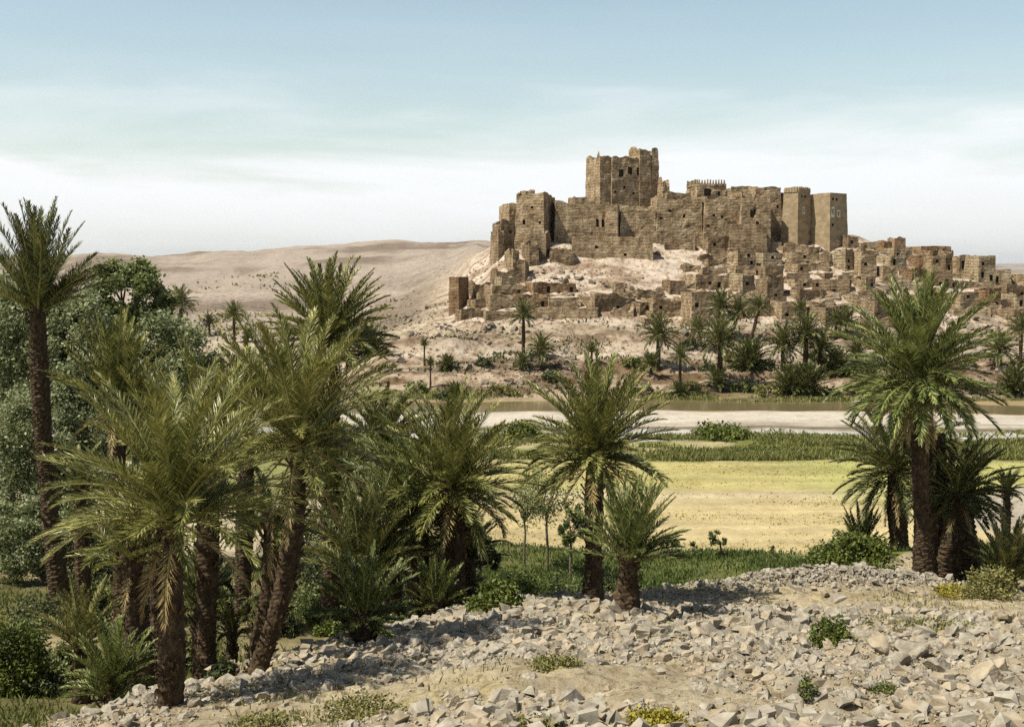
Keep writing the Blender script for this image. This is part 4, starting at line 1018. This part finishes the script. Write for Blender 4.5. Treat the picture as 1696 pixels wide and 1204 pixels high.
# ------------------------------------------------------------------ leafy trees and shrubs
def leaf_cloud(rs, n, pts, spread, size, asp=.55, flat=.5):
    c = pts[rs.randint(0, len(pts), n)] + rs.normal(0, 1, (n, 3)) * spread
    a = nrm(rs.normal(0, 1, (n, 3))); b = nrm(np.cross(a, rs.normal(0, 1, (n, 3)) + [0, 0, flat]))
    s = size * rs.uniform(.6, 1.3, (n, 1))
    V = np.stack([c - a * s, c + b * s * asp, c + a * s, c - b * s * asp], 1).reshape(-1, 3)
    return V, np.arange(4 * n).reshape(-1, 4)
def limb(A_, p, q, r0, r1, n=6, mi=0, wob=.0, rs=None):
    p = np.array(p, float); q = np.array(q, float); K = 5; t = np.linspace(0, 1, K)[:, None]
    c = p + (q - p) * t
    if rs is not None: c[1:-1] += rs.normal(0, wob, (K - 2, 3))
    tg = nrm((q - p)[None]); ex = nrm(np.cross(tg, [.1, 1, .2])); ey = np.cross(tg, ex); a = np.linspace(0, 2 * math.pi, n, endpoint=False)
    r = r0 + (r1 - r0) * t[:, 0]
    V = (c[:, None] + (ex[:, None] * np.cos(a)[None, :, None] + ey[:, None] * np.sin(a)[None, :, None]) * r[:, None, None]).reshape(-1, 3)
    i = np.arange(K - 1)[:, None] * n; j = np.arange(n)[None]; k = (j + 1) % n
    A_.add(V, np.stack([i + j, i + k, i + n + k, i + n + j], -1).reshape(-1, 4), mi)
def tree(label, cx, cy, rx, rz, bx, by, D, n=9000, leaf=.10, matl='leaf', seed=1, clumps=60, name='leafy_tree', cat='tree', tr=.16, group=None, hollow=.35, spread=.095, light=False):
    rs = R_(seed); g = A(bx, by, D); g[2] = ground_at(g[0], g[1]); c = A(cx, cy, D) - g
    RX = rx / F * D; RZ = rz / F * D
    root = empty(name, tuple(g), label, cat, group)
    u = nrm(rs.normal(0, 1, (clumps, 3))) * (rs.uniform(hollow, 1, (clumps, 1)) ** .6)
    pts = c + u * np.array([RX, RX * .8, RZ])
    n = int(n * 1.7); leaf = leaf * .72
    A_ = Acc(); fork = np.array([c[0] * .5, 0, max(c[2] - RZ * .75, .3)])
    limb(A_, (0, 0, -.3), fork, tr, tr * .7, 8, 0, tr * .3, rs)
    for k in range(0, clumps, max(1, clumps // 14)):
        limb(A_, fork, pts[k], tr * .45, tr * .08, 5, 0, RX * .05, rs)
    A_.obj('trunk', [M['bark']], root)
    B_ = Acc(); V, Q = leaf_cloud(rs, n, pts, np.array([RX, RX, RZ]) * spread, leaf); 
    keep = V.reshape(-1, 4, 3)[:, :, 2].min(1) > .05
    V = V.reshape(-1, 4, 3)[keep].reshape(-1, 3); Q = np.arange(len(V)).reshape(-1, 4)
    B_.add(V, Q); B_.obj('crown', [M[matl]], root)
    return root
TG = 'leafy trees behind the left palms'
tree('airy light green tree top rising against the desert at the left', 215, 492, 68, 66, 225, 980, 52, n=9000, leaf=.13, seed=41, clumps=60, tr=.2, matl='leaf2')
tree('tall leafy tree cut by the left edge under the tallest palm', 30, 560, 105, 105, 20, 985, 50, n=20000, seed=42, clumps=110, group=TG, leaf=.11)
tree('leafy tree between the tallest palm and the upright fan palm', 135, 600, 90, 115, 150, 985, 49, n=20000, seed=43, clumps=110, group=TG, leaf=.11)
tree('big leafy tree behind the left trunks at mid height', 70, 745, 110, 120, 80, 985, 47, n=24000, seed=44, clumps=130, group=TG, leaf=.10)
tree('leafy tree behind the biggest palm', 275, 640, 95, 110, 270, 985, 50, n=20000, seed=45, clumps=110, group=TG, leaf=.11)
tree('shaded leafy thicket low behind the left trunks', 60, 885, 100, 75, 70, 985, 45, n=15000, seed=46, clumps=90, group=TG, leaf=.10)
tree('leafy thicket between the left trunks and the big trunk', 190, 855, 90, 100, 190, 985, 46, n=18000, seed=47, clumps=100, group=TG, leaf=.10)
tree('dark leafy tree behind the curved palm', 330, 790, 50, 50, 335, 935, 52, n=6000, seed=48, clumps=50, group=TG, matl='leaf2')
tree('tall slender sapling with two bare stems left of the central palm', 905, 815, 48, 50, 906, 928, 56, n=1500, leaf=.085, seed=51, clumps=40, tr=.07, matl='leaf2', name='sapling', spread=.16, hollow=.2)
tree('thin sapling standing left of the two stemmed one', 868, 830, 26, 45, 869, 925, 57, n=700, leaf=.08, seed=52, clumps=24, tr=.06, matl='leaf2', name='sapling', spread=.16, hollow=.2)
tree('small leafy tree touching the central palm trunk on its left', 945, 868, 28, 38, 945, 930, 55, n=1500, leaf=.11, seed=53, clumps=24, tr=.07, matl='leaf2', name='sapling')
tree('little tree with a tufted top near the field edge, right of the young palm', 1190, 890, 17, 15, 1196, 922, 60, n=380, leaf=.11, seed=54, clumps=12, tr=.06, matl='leaf2', name='sapling')
tree('small bush tree half behind the young palm fronds', 1108, 905, 20, 20, 1108, 925, 60, n=500, leaf=.11, seed=55, clumps=14, tr=.05, matl='leaf2', name='sapling')
tree('tiny dark shrub between the two little field edge trees', 1150, 908, 8, 10, 1150, 922, 60, n=160, leaf=.10, seed=56, clumps=7, tr=.04, matl='leaf2', name='sapling')
tree('small shrub poking from the crop band at its right end', 1282, 915, 9, 10, 1282, 930, 60, n=170, leaf=.10, seed=57, clumps=7, tr=.04, matl='leaf2', name='sapling')
tree('dark low tree in the shade right of the shaggy palm', 795, 915, 34, 34, 795, 950, 46, n=3500, leaf=.09, seed=58, clumps=30, tr=.08, matl='scrub_dark')
def shrub(label, cx, cy, rx, ry, n=1200, leaf=.06, matl='shrub', seed=1, D=None, clumps=22, name='shrub', group=None, tall=1.0, loose=0):
    rs = R_(seed); g = G(cx, cy + ry, 10, 300)
    if D: g = A(cx, cy + ry, D); g[2] = ground_at(g[0], g[1])
    D = g[1]; R = rx / F * D; Z = 2 * ry / F * D * tall
    if loose: Z *= .55; R *= 1.15; n = int(n * .6)
    root = empty(name, tuple(g), label, 'shrub', group)
    u = nrm(rs.normal(0, 1, (clumps, 3))) * rs.uniform(.4, 1, (clumps, 1)) ** .5; u[:, 2] = np.abs(u[:, 2])
    pts = u * np.array([R, R * .9, Z * .85]); 
    B_ = Acc(); V, Q = leaf_cloud(rs, n, pts, np.array([R, R, Z]) * (.14 if not loose else .26), leaf)
    V[:, 2] = np.abs(V[:, 2]); B_.add(V, Q); B_.obj('foliage', [M[matl]], root)
    A_ = Acc()
    for k in range(0, clumps, 2): limb(A_, (rs.normal(0, R * .08), rs.normal(0, R * .08), -.05), pts[k], .012 * D / 20, .004 * D / 20, 4)
    A_.obj('stem', [M['bark']], root)
    return root
shrub('big rounded green bush at the foot of the right palms', 1412, 936, 68, 27, n=8000, leaf=.075, seed=61, clumps=70, D=43)
shrub('dark green bush alone among the rubble on the right', 1375, 1045, 34, 24, n=2200, leaf=.04, seed=62, matl='shrub', clumps=30)
shrub('yellow tuft growing at the bottom edge of the slope', 1080, 1182, 42, 20, n=2600, leaf=.028, seed=63, matl='yellow', clumps=40, loose=.55)
shrub('low scrub at the bottom edge left of the yellow tuft', 890, 1194, 36, 18, n=1800, leaf=.025, seed=64, matl='scrub', clumps=30, loose=.55)
shrub('thin upright weed in the rubble right of the yellow tuft', 1338, 1135, 18, 30, n=420, leaf=.022, seed=65, matl='shrub', clumps=14)
shrub('flat weed patch at the right of the slope', 1465, 1135, 20, 12, n=500, leaf=.022, seed=66, matl='shrub', loose=.55)
shrub('weedy tuft near the bottom right', 1440, 1192, 20, 10, n=500, leaf=.022, seed=67, matl='shrub', loose=.55)
shrub('scrubby weeds behind the large pale boulder', 1540, 1032, 60, 14, n=2200, leaf=.03, seed=68, matl='scrub', clumps=40, loose=.55)
shrub('dry scrub beside the dark green bush', 1455, 1025, 30, 14, n=900, leaf=.03, seed=69, matl='scrub', loose=.55)
shrub('scrub in the rubble below the central palm', 920, 1090, 36, 16, n=1400, leaf=.03, seed=70, matl='scrub', clumps=30, loose=.55)
shrub('weedy scrub at the lower middle of the slope', 600, 1160, 60, 24, n=2600, leaf=.028, seed=71, matl='scrub', clumps=50, loose=.55)
shrub('grey green weeds at the bottom left of the slope', 440, 1188, 44, 18, n=1500, leaf=.028, seed=72, matl='scrub', clumps=30, loose=.55)
shrub('rounded green bush on the gravel of the river bed', 1192, 712, 50, 13, n=2200, leaf=.16, seed=73, matl='shrub', clumps=50)
shrub('bush at the left end of the gravel bed', 865, 712, 30, 15, n=1500, leaf=.16, seed=74, matl='shrub', clumps=30)
shrub('dark shrub under the dry right hand palm clump', 1640, 962, 46, 26, n=2400, leaf=.05, seed=75, matl='scrub', clumps=40)
shrub('green climbing bush at the lower left edge', 20, 1090, 60, 70, n=9000, leaf=.05, seed=76, matl='shrub', clumps=70, D=27)
shrub('leafy bush at the left edge beside the small dry palm', 48, 1050, 40, 50, n=4500, leaf=.05, seed=77, matl='leaf2', clumps=50, D=29)
shrub('wispy shrub at the edge of the slope left of the central palm', 860, 960, 60, 40, n=4200, leaf=.055, seed=78, matl='shrub', clumps=60, D=41)
shrub('tall reedy shrub just left of the central palm trunk', 930, 950, 40, 44, n=3000, leaf=.05, seed=79, matl='leaf2', clumps=40, D=39)
shrub('dark undergrowth between the young palm and the central trunk', 1010, 955, 22, 40, n=1800, leaf=.05, seed=80, matl='scrub_dark', clumps=30, D=38)
shrub('green creeper between the squat palm and the small vase palm', 660, 1022, 26, 26, n=1800, leaf=.045, seed=81, matl='leaf2', clumps=24, D=29)
shrub('dark brush under the trees right of the shaggy palm', 845, 985, 50, 26, n=2600, leaf=.05, seed=82, matl='shrub', clumps=40, D=38)
shrub('dark brush at the foot of the right hand palms', 1600, 950, 40, 26, n=2400, leaf=.05, seed=83, matl='scrub_dark', clumps=36, D=41)
shrub('bush on the right half of the crop band', 1310, 935, 50, 14, n=1800, leaf=.08, seed=84, matl='shrub', clumps=30, D=54)
shrub('straw yellow weeds below the right palms', 1580, 975, 40, 10, n=1300, leaf=.035, seed=85, matl='yellow', clumps=26)
UG = [(70, 1010, 60, 30), (150, 1000, 50, 34), (235, 1010, 46, 40), (318, 1085, 26, 22), (360, 960, 26, 26), (540, 1010, 34, 24), (150, 940, 50, 30), (520, 990, 46, 30), (545, 935, 50, 50),
      (500, 880, 50, 50), (640, 950, 60, 44), (700, 940, 60, 40), (760, 960, 50, 34), (820, 985, 44, 24), (255, 960, 26, 30), (120, 1090, 44, 30), (372, 1110, 24, 14), (560, 850, 60, 50), (600, 760, 60, 60), (425, 850, 34, 24), (470, 1035, 24, 16), (545, 1040, 26, 12), (60, 1130, 50, 16), (280, 1000, 20, 30)]
for k, (x_, y_, rx_, ry_) in enumerate(UG):
    shrub('tangled ' + ['blackish', 'green', 'blackish', 'pale green'][k % 4] + ' undergrowth of the left grove, ' + ('by the left edge' if x_ < 200 else 'among its middle trunks' if x_ < 450 else 'at its right side'), x_, y_, rx_, ry_, n=2600, leaf=.055, seed=300 + k, matl=['scrub_dark', 'shrub', 'scrub_dark', 'leaf2'][k % 4], clumps=34, group='undergrowth among the left palms', name='undergrowth_shrub')
palm('dark bare looking trunk just left of the biggest palm, with a small tuft', 258, 835, 262, 1120, D=25, fl=90, n=14, hi=84, lo=10, seed=106, twd=28, matl='palm_dark', dead=6)
palm('dark thin palm squeezed between the upright fan palm and the tallest one', 132, 800, 140, 1010, D=35, fl=80, n=18, hi=86, lo=5, seed=101, twd=24, matl='palm_dark')
palm('green palm behind the biggest one, its tips over the right shoulder', 412, 640, 400, 1000, D=37, fl=95, n=26, hi=86, lo=0, seed=102, twd=28, matl='palm')
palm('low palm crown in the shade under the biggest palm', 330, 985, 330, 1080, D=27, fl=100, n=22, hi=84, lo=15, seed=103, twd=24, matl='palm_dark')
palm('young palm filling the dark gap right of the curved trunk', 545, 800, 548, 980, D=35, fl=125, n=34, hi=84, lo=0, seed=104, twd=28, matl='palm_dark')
palm('spiky young palm in front of the shaggy palm trunk', 775, 905, 778, 985, D=33.5, fl=80, n=26, hi=84, lo=5, seed=105, twd=24, matl='palm_dark')
rs = R_(5)
# scrub bushes on the far bank
BS = [(640, 610, 22, 8), (690, 640, 20, 9), (800, 600, 16, 6), (830, 645, 26, 9), (910, 622, 20, 10), (1050, 600, 18, 8), (1060, 640, 30, 10), (1150, 640, 18, 8), (1168, 606, 20, 8),
      (1230, 640, 26, 10), (1265, 600, 24, 9), (1270, 645, 24, 9), (1400, 645, 30, 10), (1420, 615, 26, 10), (1480, 640, 30, 12), (1500, 600, 26, 10), (1560, 620, 24, 10), (1600, 600, 22, 9),
      (1620, 640, 26, 9), (1690, 600, 24, 12), (735, 655, 16, 6), (1350, 590, 20, 9), (1470, 575, 22, 8), (1210, 590, 18, 8), (1140, 570, 16, 7), (985, 640, 22, 8), (1590, 560, 24, 8), (1650, 555, 22, 7)]
for k, (x_, y_, rx_, ry_) in enumerate(BS):
    shrub(['dark', 'green', 'dark', 'straw coloured'][k % 4] + ' scrub bush on the far bank, ' + ('at its left end' if x_ < 1000 else 'in its middle' if x_ < 1300 else 'at its right end') + (', low by the river' if y_ > 630 else ', higher up the slope'), x_, y_, rx_, ry_, n=420, leaf=.22, seed=200 + k, matl=['scrub_dark', 'shrub', 'scrub_dark', 'scrub'][k % 4], clumps=14, group='scrub bushes on the far bank', name='scrub_bush')

# ------------------------------------------------------------------ grass and crops
def blades(name, label, cat, pos, h, wd, matl, seed, tilt=.35):
    rs = R_(seed); n = len(pos); z = height(pos[:, 0], pos[:, 1])
    b = np.stack([pos[:, 0], pos[:, 1], z - .02], 1); a = rs.rand(n) * 6.28
    s = np.stack([np.cos(a), np.sin(a), np.zeros(n)], 1) * (wd * rs.uniform(.6, 1.4, n))[:, None]
    hh = h * rs.uniform(.4, 1.25, n)
    tp = b + np.stack([rs.normal(0, tilt, n) * hh, rs.normal(0, tilt, n) * hh, hh], 1)
    mdl = b + (tp - b) * .5 + np.array([0, 0, .1]) * hh[:, None]
    V = np.stack([b - s, b + s, mdl + s, mdl - s, tp], 1).reshape(-1, 3)
    i = np.arange(n)[:, None] * 5
    o = mesh_obj(name, V, [i + np.array([[0, 1, 2, 3]]), i + np.array([[3, 2, 4]])], M[matl])
    return tag(o, label, cat, None, 'stuff')
def scatter(seed, n, xr, yr, fn):
    rs = R_(seed); u = rs.uniform(xr[0], xr[1], n); y = rs.uniform(yr[0], yr[1], n); p = np.stack([u, y], 1)
    return p[rs.rand(n) < fn(u, y)]
p = scatter(1, 220000, (-24, 3), (19, 58), lambda x, y: (lipd(x, y) > .4) * (np.abs(x) < .5 * y) * np.clip(.5 + 1.4 * fbm(x * .35, y * .35, 81, 3), 0, 1) * np.clip(30 / y, 0, 1) ** 2)
blades('meadow_grass', 'short green grass in the hollow under the left palms', 'grass', p, .20, .014, 'grass', 2)
p = scatter(3, 130000, (-7, 30), (44, 62.5), lambda x, y: (lipd(x, y) > 1.5) * (y < 61.5 - .015 * x + 1.0 * fbm(x * .12, x * 0, 64, 3)) * np.clip(.6 + 1.2 * fbm(x * .3, y * .5, 82, 3), .1, 1))
blades('crop_band', 'dark green band of crops below the rubble slope', 'crops', p, .24, .024, 'crop', 4)
p = scatter(5, 150000, (-30, 45), (91, 105), lambda x, y: np.clip(.35 + 1.6 * fbm(x * .12, y * .35, 83, 3), 0, 1) * (y > 91 - .01 * x + 2.5 * fbm(x * .07, x * 0 + 2, 65, 3)))
blades('green_belt', 'strip of tall green plants between the field and the river bed', 'crops', p, .42, .045, 'crop_dry', 6)
p = scatter(7, 50000, (-10, 40), (61, 92), lambda x, y: .5 * np.clip(.4 + 1.4 * fbm(x * .1, y * .6, 84, 3), 0, 1))
blades('stubble', 'yellow stubble over the harvested field', 'stubble', p, .10, .035, 'yellow', 8)
p = scatter(9, 90000, (-14, 20), (11, 45), lambda x, y: (lipd(x, y) < .4) * (np.abs(x) < .5 * y) * np.clip(-.1 + 2.4 * fbm(x * .35, y * .35, 85, 3), 0, 1))
blades('dry_weeds', 'dry yellow weeds between the stones of the slope', 'weeds', p, .12, .009, 'scrub', 10)
p = scatter(11, 16000, (-28, -6), (50, 95), lambda x, y: np.clip(-.1 + 2.0 * fbm(x * .15, y * .3, 86, 3), 0, 1))
blades('silt_weeds', 'patchy weeds on the pale silt behind the left palms', 'weeds', p, .35, .05, 'crop_dry', 12)

p = scatter(13, 30000, (-60, 80), (140, 176), lambda x, y: (np.abs(x) < .45 * y) * np.clip(-.25 + 2.4 * fbm(x * .12, y * .2, 87, 4), 0, 1))
blades('bank_scrub', 'dry scrub and roots covering the eroded far bank', 'scrub', p, .45, .09, 'scrub_dark', 14, .6)
p = scatter(15, 16000, (-160, 10), (190, 420), lambda x, y: (x > -.45 * y) * (x / y < -.03) * np.clip(-.35 + 2.4 * fbm(x * .03, y * .02, 88, 4), 0, 1))
blades('desert_scrub', 'sparse dry scrub dotting the desert slope', 'scrub', p, .7, .22, 'scrub', 16, .7)

p = scatter(17, 26000, (-60, 70), (136.5, 142), lambda x, y: (np.abs(x) < .45 * y) * np.clip(.1 + 2.0 * fbm(x * .15, y * .3, 89, 4), 0, 1))
blades('bank_grass', 'low green and brown growth along the far edge of the river', 'grass', p, .45, .06, 'crop_dry', 18, .5)
p = scatter(19, 9000, (-15, 45), (104, 112), lambda x, y: np.clip(-.6 + 2.6 * fbm(x * .13, y * .3, 90, 3), 0, 1))
blades('gravel_weeds', 'weeds growing in patches on the gravel of the river bed', 'weeds', p, .4, .06, 'crop_dry', 20, .5)
# ------------------------------------------------------------------ rocks of the slope
def rock_verts(rs, cuts=14, flat=.6, sub=2):
    """angular block: an icosphere sliced by random planes"""
    import bmesh
    bm = bmesh.new(); bmesh.ops.create_icosphere(bm, subdivisions=sub, radius=1.0)
    V = np.array([v.co[:] for v in bm.verts]); Fc = np.array([[v.index for v in f.verts] for f in bm.faces]); bm.free()
    for k in range(cuts):
        n = nrm(rs.normal(0, 1, 3)); d = rs.uniform(.42, .85); s = V @ n; V = np.where((s > d)[:, None], V - n * (s - d)[:, None], V)
    V = V * np.array([1, rs.uniform(.6, .95), rs.uniform(flat - .12, flat + .25)])
    V = V * (1 + .10 * fbm(V[:, :1] * 1.7 + V[:, 2:] * 1.1 + 9, V[:, 1:2] * 1.7 - V[:, 2:] * .7, int(rs.rand() * 99), 4))
    return V + rs.normal(0, .02 if sub == 2 else .006, V.shape), Fc
protoR = [rock_verts(R_(300 + k)) for k in range(14)]
big = [  # photograph pixel, half width px, label
 (1455, 1062, 32, 'largest block of the slope with a pale top, right of the dark green bush'),
 (1512, 1070, 34, 'flat grey slab leaning right beside the largest block'),
 (1478, 1092, 38, 'broad grey boulder just below the largest block'),
 (1030, 982+25, 14, 'white boulder at the right end of the shadow of the young palm'),
 (1122, 996, 13, 'rounded white boulder on the rim just right of the shadow patch'),
 (1170, 1165, 26, 'split boulder with a black cleft near the bottom right of the yellow tuft'),
 (1212, 1175, 16, 'small dark faced stone right of the split boulder'),
 (1275, 1064, 24, 'long flat pale stone left of the dark green bush'),
 (1318, 1148, 28, 'tent shaped dark sided stone by the upright weed'),
 (1102, 1088, 22, 'pale block with shaded front in the middle of the rubble'),
 (945, 1042, 20, 'cream boulder below the foot of the central palm'),
 (978, 1094, 17, 'grey block at the middle left of the rubble'),
 (925, 1144, 15, 'white upright stone in the lower middle rubble'),
 (885, 1172, 22, 'pale rounded boulder at the lower middle edge'),
 (1062, 1042, 18, 'wide pale boulder under the shadow patch'),
 (1640, 1058, 20, 'bright slab near the right edge of the slope'),
 (1578, 1078, 22, 'wedge shaped stone with a black end on the right of the slope'),
 (1385, 988, 20, 'bright slab on the rubble mound beneath the right palms'),
 (1365, 982, 12, 'white stone beside the bright slab on the mound'),
 (1322, 972, 12, 'grey stone at the left end of the rubble mound'),
 (1555, 1100, 34, 'low weathered outcrop at the lower right'),
 (1635, 1110, 40, 'wide half buried outcrop near the right edge'),
 (325, 1162, 16, 'white boulder against the foot of the biggest trunk'),
 (150, 1180, 20, 'pale stone at the edge of the lower left grass'),
 (245, 1178, 18, 'pale flat stone under the lower left shoots'),
 (1480, 1192, 18, 'flat stone at the bottom edge on the right'),
]
rs = R_(77)
bigpos = []
for k, (x_, y_, hw, lab) in enumerate(big):
    g = G(x_, y_ + hw * .35, 9, 60); s = hw / F * g[1]
    V, Fc = rock_verts(R_(900 + k), 12, .6, 4)
    o = mesh_obj('boulder', V * s, Fc, M['rock_dark'] if 'dark' in lab and 'tent' in lab else (M['rock'] if k % 3 else M['rock_warm']))
    o.location = (g[0], g[1], g[2] + s * .16); o.rotation_euler = (rs.normal(0, .18), rs.normal(0, .18), rs.rand() * 6.28)
    tag(o, lab, 'boulder'); bigpos.append((g[0], g[1], s))
bigpos = np.array(bigpos)
# candidate stones over the slope; the 280 that show largest are objects of their own, the rest one mass
def dens(x, y):
    d = lipd(x, y)
    q = .34 + 1.9 * fbm(x * .24, y * .24, 91, 4) + .45 * np.exp(-((x - .6) / 5) ** 2 - ((y - 19.5) / 3.5) ** 2) + .3 * sstep(1, 7, x) * sstep(30, 18, y)
    q = q + 2.2 * np.exp(-(((x - 10.8) / 3.4) ** 2 + ((y - 37) / 1.8) ** 2)) + .8 * np.exp(-((d + .2) / .9) ** 2) * sstep(3.5, 1, x) * (y > 20)
    q = q + .8 * np.exp(-(((x - 4) / 4) ** 2 + ((y - 32.5) / 1.6) ** 2))
    q = np.where(d > .7, 0, q) * (np.abs(x) < .47 * y + 1)
    return np.clip(q, 0.02, 1) * (d < .7)
N0 = 190000
y_ = rs.uniform(10.5, 45, N0); x_ = rs.uniform(-1, 1, N0) * (.47 * y_ + .5)
kp = rs.rand(N0) < dens(x_, y_); x_ = x_[kp]; y_ = y_[kp]; n = len(x_)
s_ = np.clip(.025 * (rs.pareto(1.85, n) + .6), 0.016, .19) * mixf(1, .62, sstep(24, 36, y_)) * mixf(.82, 1, sstep(16, 20, y_)) * (1 + .0 * y_)
dd = np.hypot(x_[:, None] - bigpos[None, :, 0], y_[:, None] - bigpos[None, :, 1]) - bigpos[None, :, 2]
s_ = np.where(dd.min(1) < .05, np.minimum(s_, .05), s_)
z_ = height(x_, y_)
# stones do not sit inside one another
order = np.argsort(-s_); keep = np.ones(n, bool); cell = {}
for i in order:
    if s_[i] < .06: break
    cx_, cy_ = int(x_[i] // .5), int(y_[i] // .5)
    for a in (-1, 0, 1):
        for b in (-1, 0, 1):
            for j in cell.get((cx_ + a, cy_ + b), ()):
                if (x_[i] - x_[j]) ** 2 + (y_[i] - y_[j]) ** 2 < (.75 * (s_[i] + s_[j])) ** 2: keep[i] = False
    if keep[i]: cell.setdefault((cx_, cy_), []).append(i)
x_, y_, s_, z_ = x_[keep], y_[keep], s_[keep], z_[keep]; n = len(x_)
app = s_ / y_ * (np.abs(x_) < .40 * y_) * (y_ > 14.2); top = np.argsort(-app)[:272]
meR = []
for k, (V, Fc) in enumerate(protoR):
    t_ = mesh_obj('stone', V, Fc, [M['rock'], M['rock'], M['rock_warm'], M['rock']][k % 4]); meR.append(t_)
first = [True] * len(protoR)
for i in top:
    k = rs.randint(len(protoR)); o = meR[k] if first[k] else meR[k].copy()
    if not first[k]: C.objects.link(o)
    first[k] = False
    o.location = (x_[i], y_[i], z_[i] + s_[i] * .2); o.scale = (s_[i],) * 3
    o.rotation_euler = (rs.normal(0, .35), rs.normal(0, .35), rs.rand() * 6.28)
    warm = k % 4 == 2; pos_ = 'along the bottom edge of the picture' if y_[i] < 17 else ('on the upper part of the near slope' if y_[i] > 24 else 'in the middle of the near slope')
    sd_ = 'left' if x_[i] < -.08 * y_[i] else ('right' if x_[i] > .18 * y_[i] else 'centre')
    tag(o, ('angular tan stone ' if warm else 'angular grey stone ') + pos_ + ', ' + sd_, 'stone', 'loose stones on the near slope')
for k, f_ in enumerate(first):
    if f_: bpy.data.objects.remove(meR[k])
rest = np.setdiff1d(np.arange(n), top)
# the heap below the right palms and the row of stones along the rim on the left
nh = 3400; hx = rs.normal(10.6, 3.0, nh); hy = 37.6 + .15 * (hx - 10.6) + rs.normal(0, 1.0, nh); hs = np.clip(.05 * (rs.pareto(2.4, nh) + .6), .03, .15)
n2_ = 1500; tx = rs.uniform(-6.5, 1.5, n2_); ty = np.interp(tx, LX, LY) + rs.normal(-.3, .45, n2_); ts = np.clip(.05 * (rs.pareto(2.2, n2_) + .6), .03, .17)
hx = np.concatenate([hx, tx]); hy = np.concatenate([hy, ty]); hs = np.concatenate([hs, ts]); kk = lipd(hx, hy) < 1.0; hx, hy, hs = hx[kk], hy[kk], hs[kk]
hz = height(hx, hy) + rs.uniform(0, .16, len(hx)) * (hx > 4)
# small stones: eight-sided lumps
def lump(rs):
    V = np.array([(x, y, z) for z in (-.5, .5) for x, y in ((-1, -.7), (1, -.8), (.9, .8), (-.8, .9))], float) * rs.uniform(.45, 1.0, (8, 3)); V[4:, :2] *= rs.uniform(.55, .95)
    return V * np.array([1, 1, .95]) + rs.normal(0, .1, (8, 3))
LQ = np.array([(0, 3, 2, 1), (4, 5, 6, 7), (0, 1, 5, 4), (1, 2, 6, 5), (2, 3, 7, 6), (3, 0, 4, 7)])
lumps = np.array([lump(R_(600 + k)) for k in range(40)])
def rubble(name, label, x, y, z, s, matl, seed):
    rs = R_(seed); n = len(x); V = lumps[rs.randint(0, 40, n)]
    a = rs.rand(n) * 6.28; tl = rs.normal(0, .4, n); ca, sa, ct, st = np.cos(a), np.sin(a), np.cos(tl), np.sin(tl)
    X = V[..., 0] * ct[:, None] + V[..., 2] * st[:, None]; Z = -V[..., 0] * st[:, None] + V[..., 2] * ct[:, None]; Y = V[..., 1]
    X, Y = X * ca[:, None] - Y * sa[:, None], X * sa[:, None] + Y * ca[:, None]
    P = np.stack([X, Y, Z], -1) * s[:, None, None] + np.stack([x, y, z + s * .28], -1)[:, None]
    o = mesh_obj(name, P.reshape(-1, 3), (np.arange(n)[:, None, None] * 8 + LQ[None]).reshape(-1, 4), M[matl])
    return tag(o, label, 'rubble', None, 'stuff')
h_ = rs.rand(len(rest)) < .7
for nm, msk, mt, sd in (('rubble', h_, 'rock', 1), ('gravel', ~h_, 'rock_warm', 2)):
    q = rest[msk]; rubble(nm, 'small grey stones strewn over the near slope' if nm == 'rubble' else 'small warm coloured stones strewn over the near slope', x_[q], y_[q], z_[q], s_[q] * 1.1, mt, sd)
rubble('stone_heap', 'dense heap of broken stones along the rim of the near slope', hx, hy, hz, hs, 'rock', 7)
# loose stones of the far bank and hill
n = 16000; y = rs.uniform(141, 215, n); x = rs.uniform(-.13, .45, n) * y
kp = rs.rand(n) < np.clip(.25 + 1.5 * fbm(x * .08, y * .12, 95, 3), .03, 1); x = x[kp]; y = y[kp]
rubble('hill_rubble', 'scattered dark rocks over the castle hill and the far bank', x, y, height(x, y), np.clip(.16 * (rs.pareto(2.4, len(x)) + .5), .1, .8), 'rock_dark', 3)
# ------------------------------------------------------------------ air: thin dust haze over the valley
def build_haze():
    x0, x1, y0, y1, z0, z1 = -72500, 72500, -60, 24500, -3, 320
    V = np.array([(x, y, z) for z in (z0, z1) for x, y in ((x0, y0), (x1, y0), (x1, y1), (x0, y1))], float)
    Fc = np.array([(0, 3, 2, 1), (4, 5, 6, 7), (0, 1, 5, 4), (1, 2, 6, 5), (2, 3, 7, 6), (3, 0, 4, 7)])
    m = bpy.data.materials.new('haze'); m.use_nodes = True; nt = m.node_tree; nt.nodes.clear()
    o_ = N(nt, 'ShaderNodeOutputMaterial'); v = N(nt, 'ShaderNodeVolumePrincipled')
    v.inputs['Color'].default_value = (.93, .97, 1, 1); v.inputs['Density'].default_value = .00003; v.inputs['Anisotropy'].default_value = .3
    L(nt, v.outputs[0], o_.inputs['Volume'])
    o = mesh_obj('haze', V, Fc, m); o['kind'] = 'stuff'; o['label'] = 'thin pale haze in the air'
build_haze()
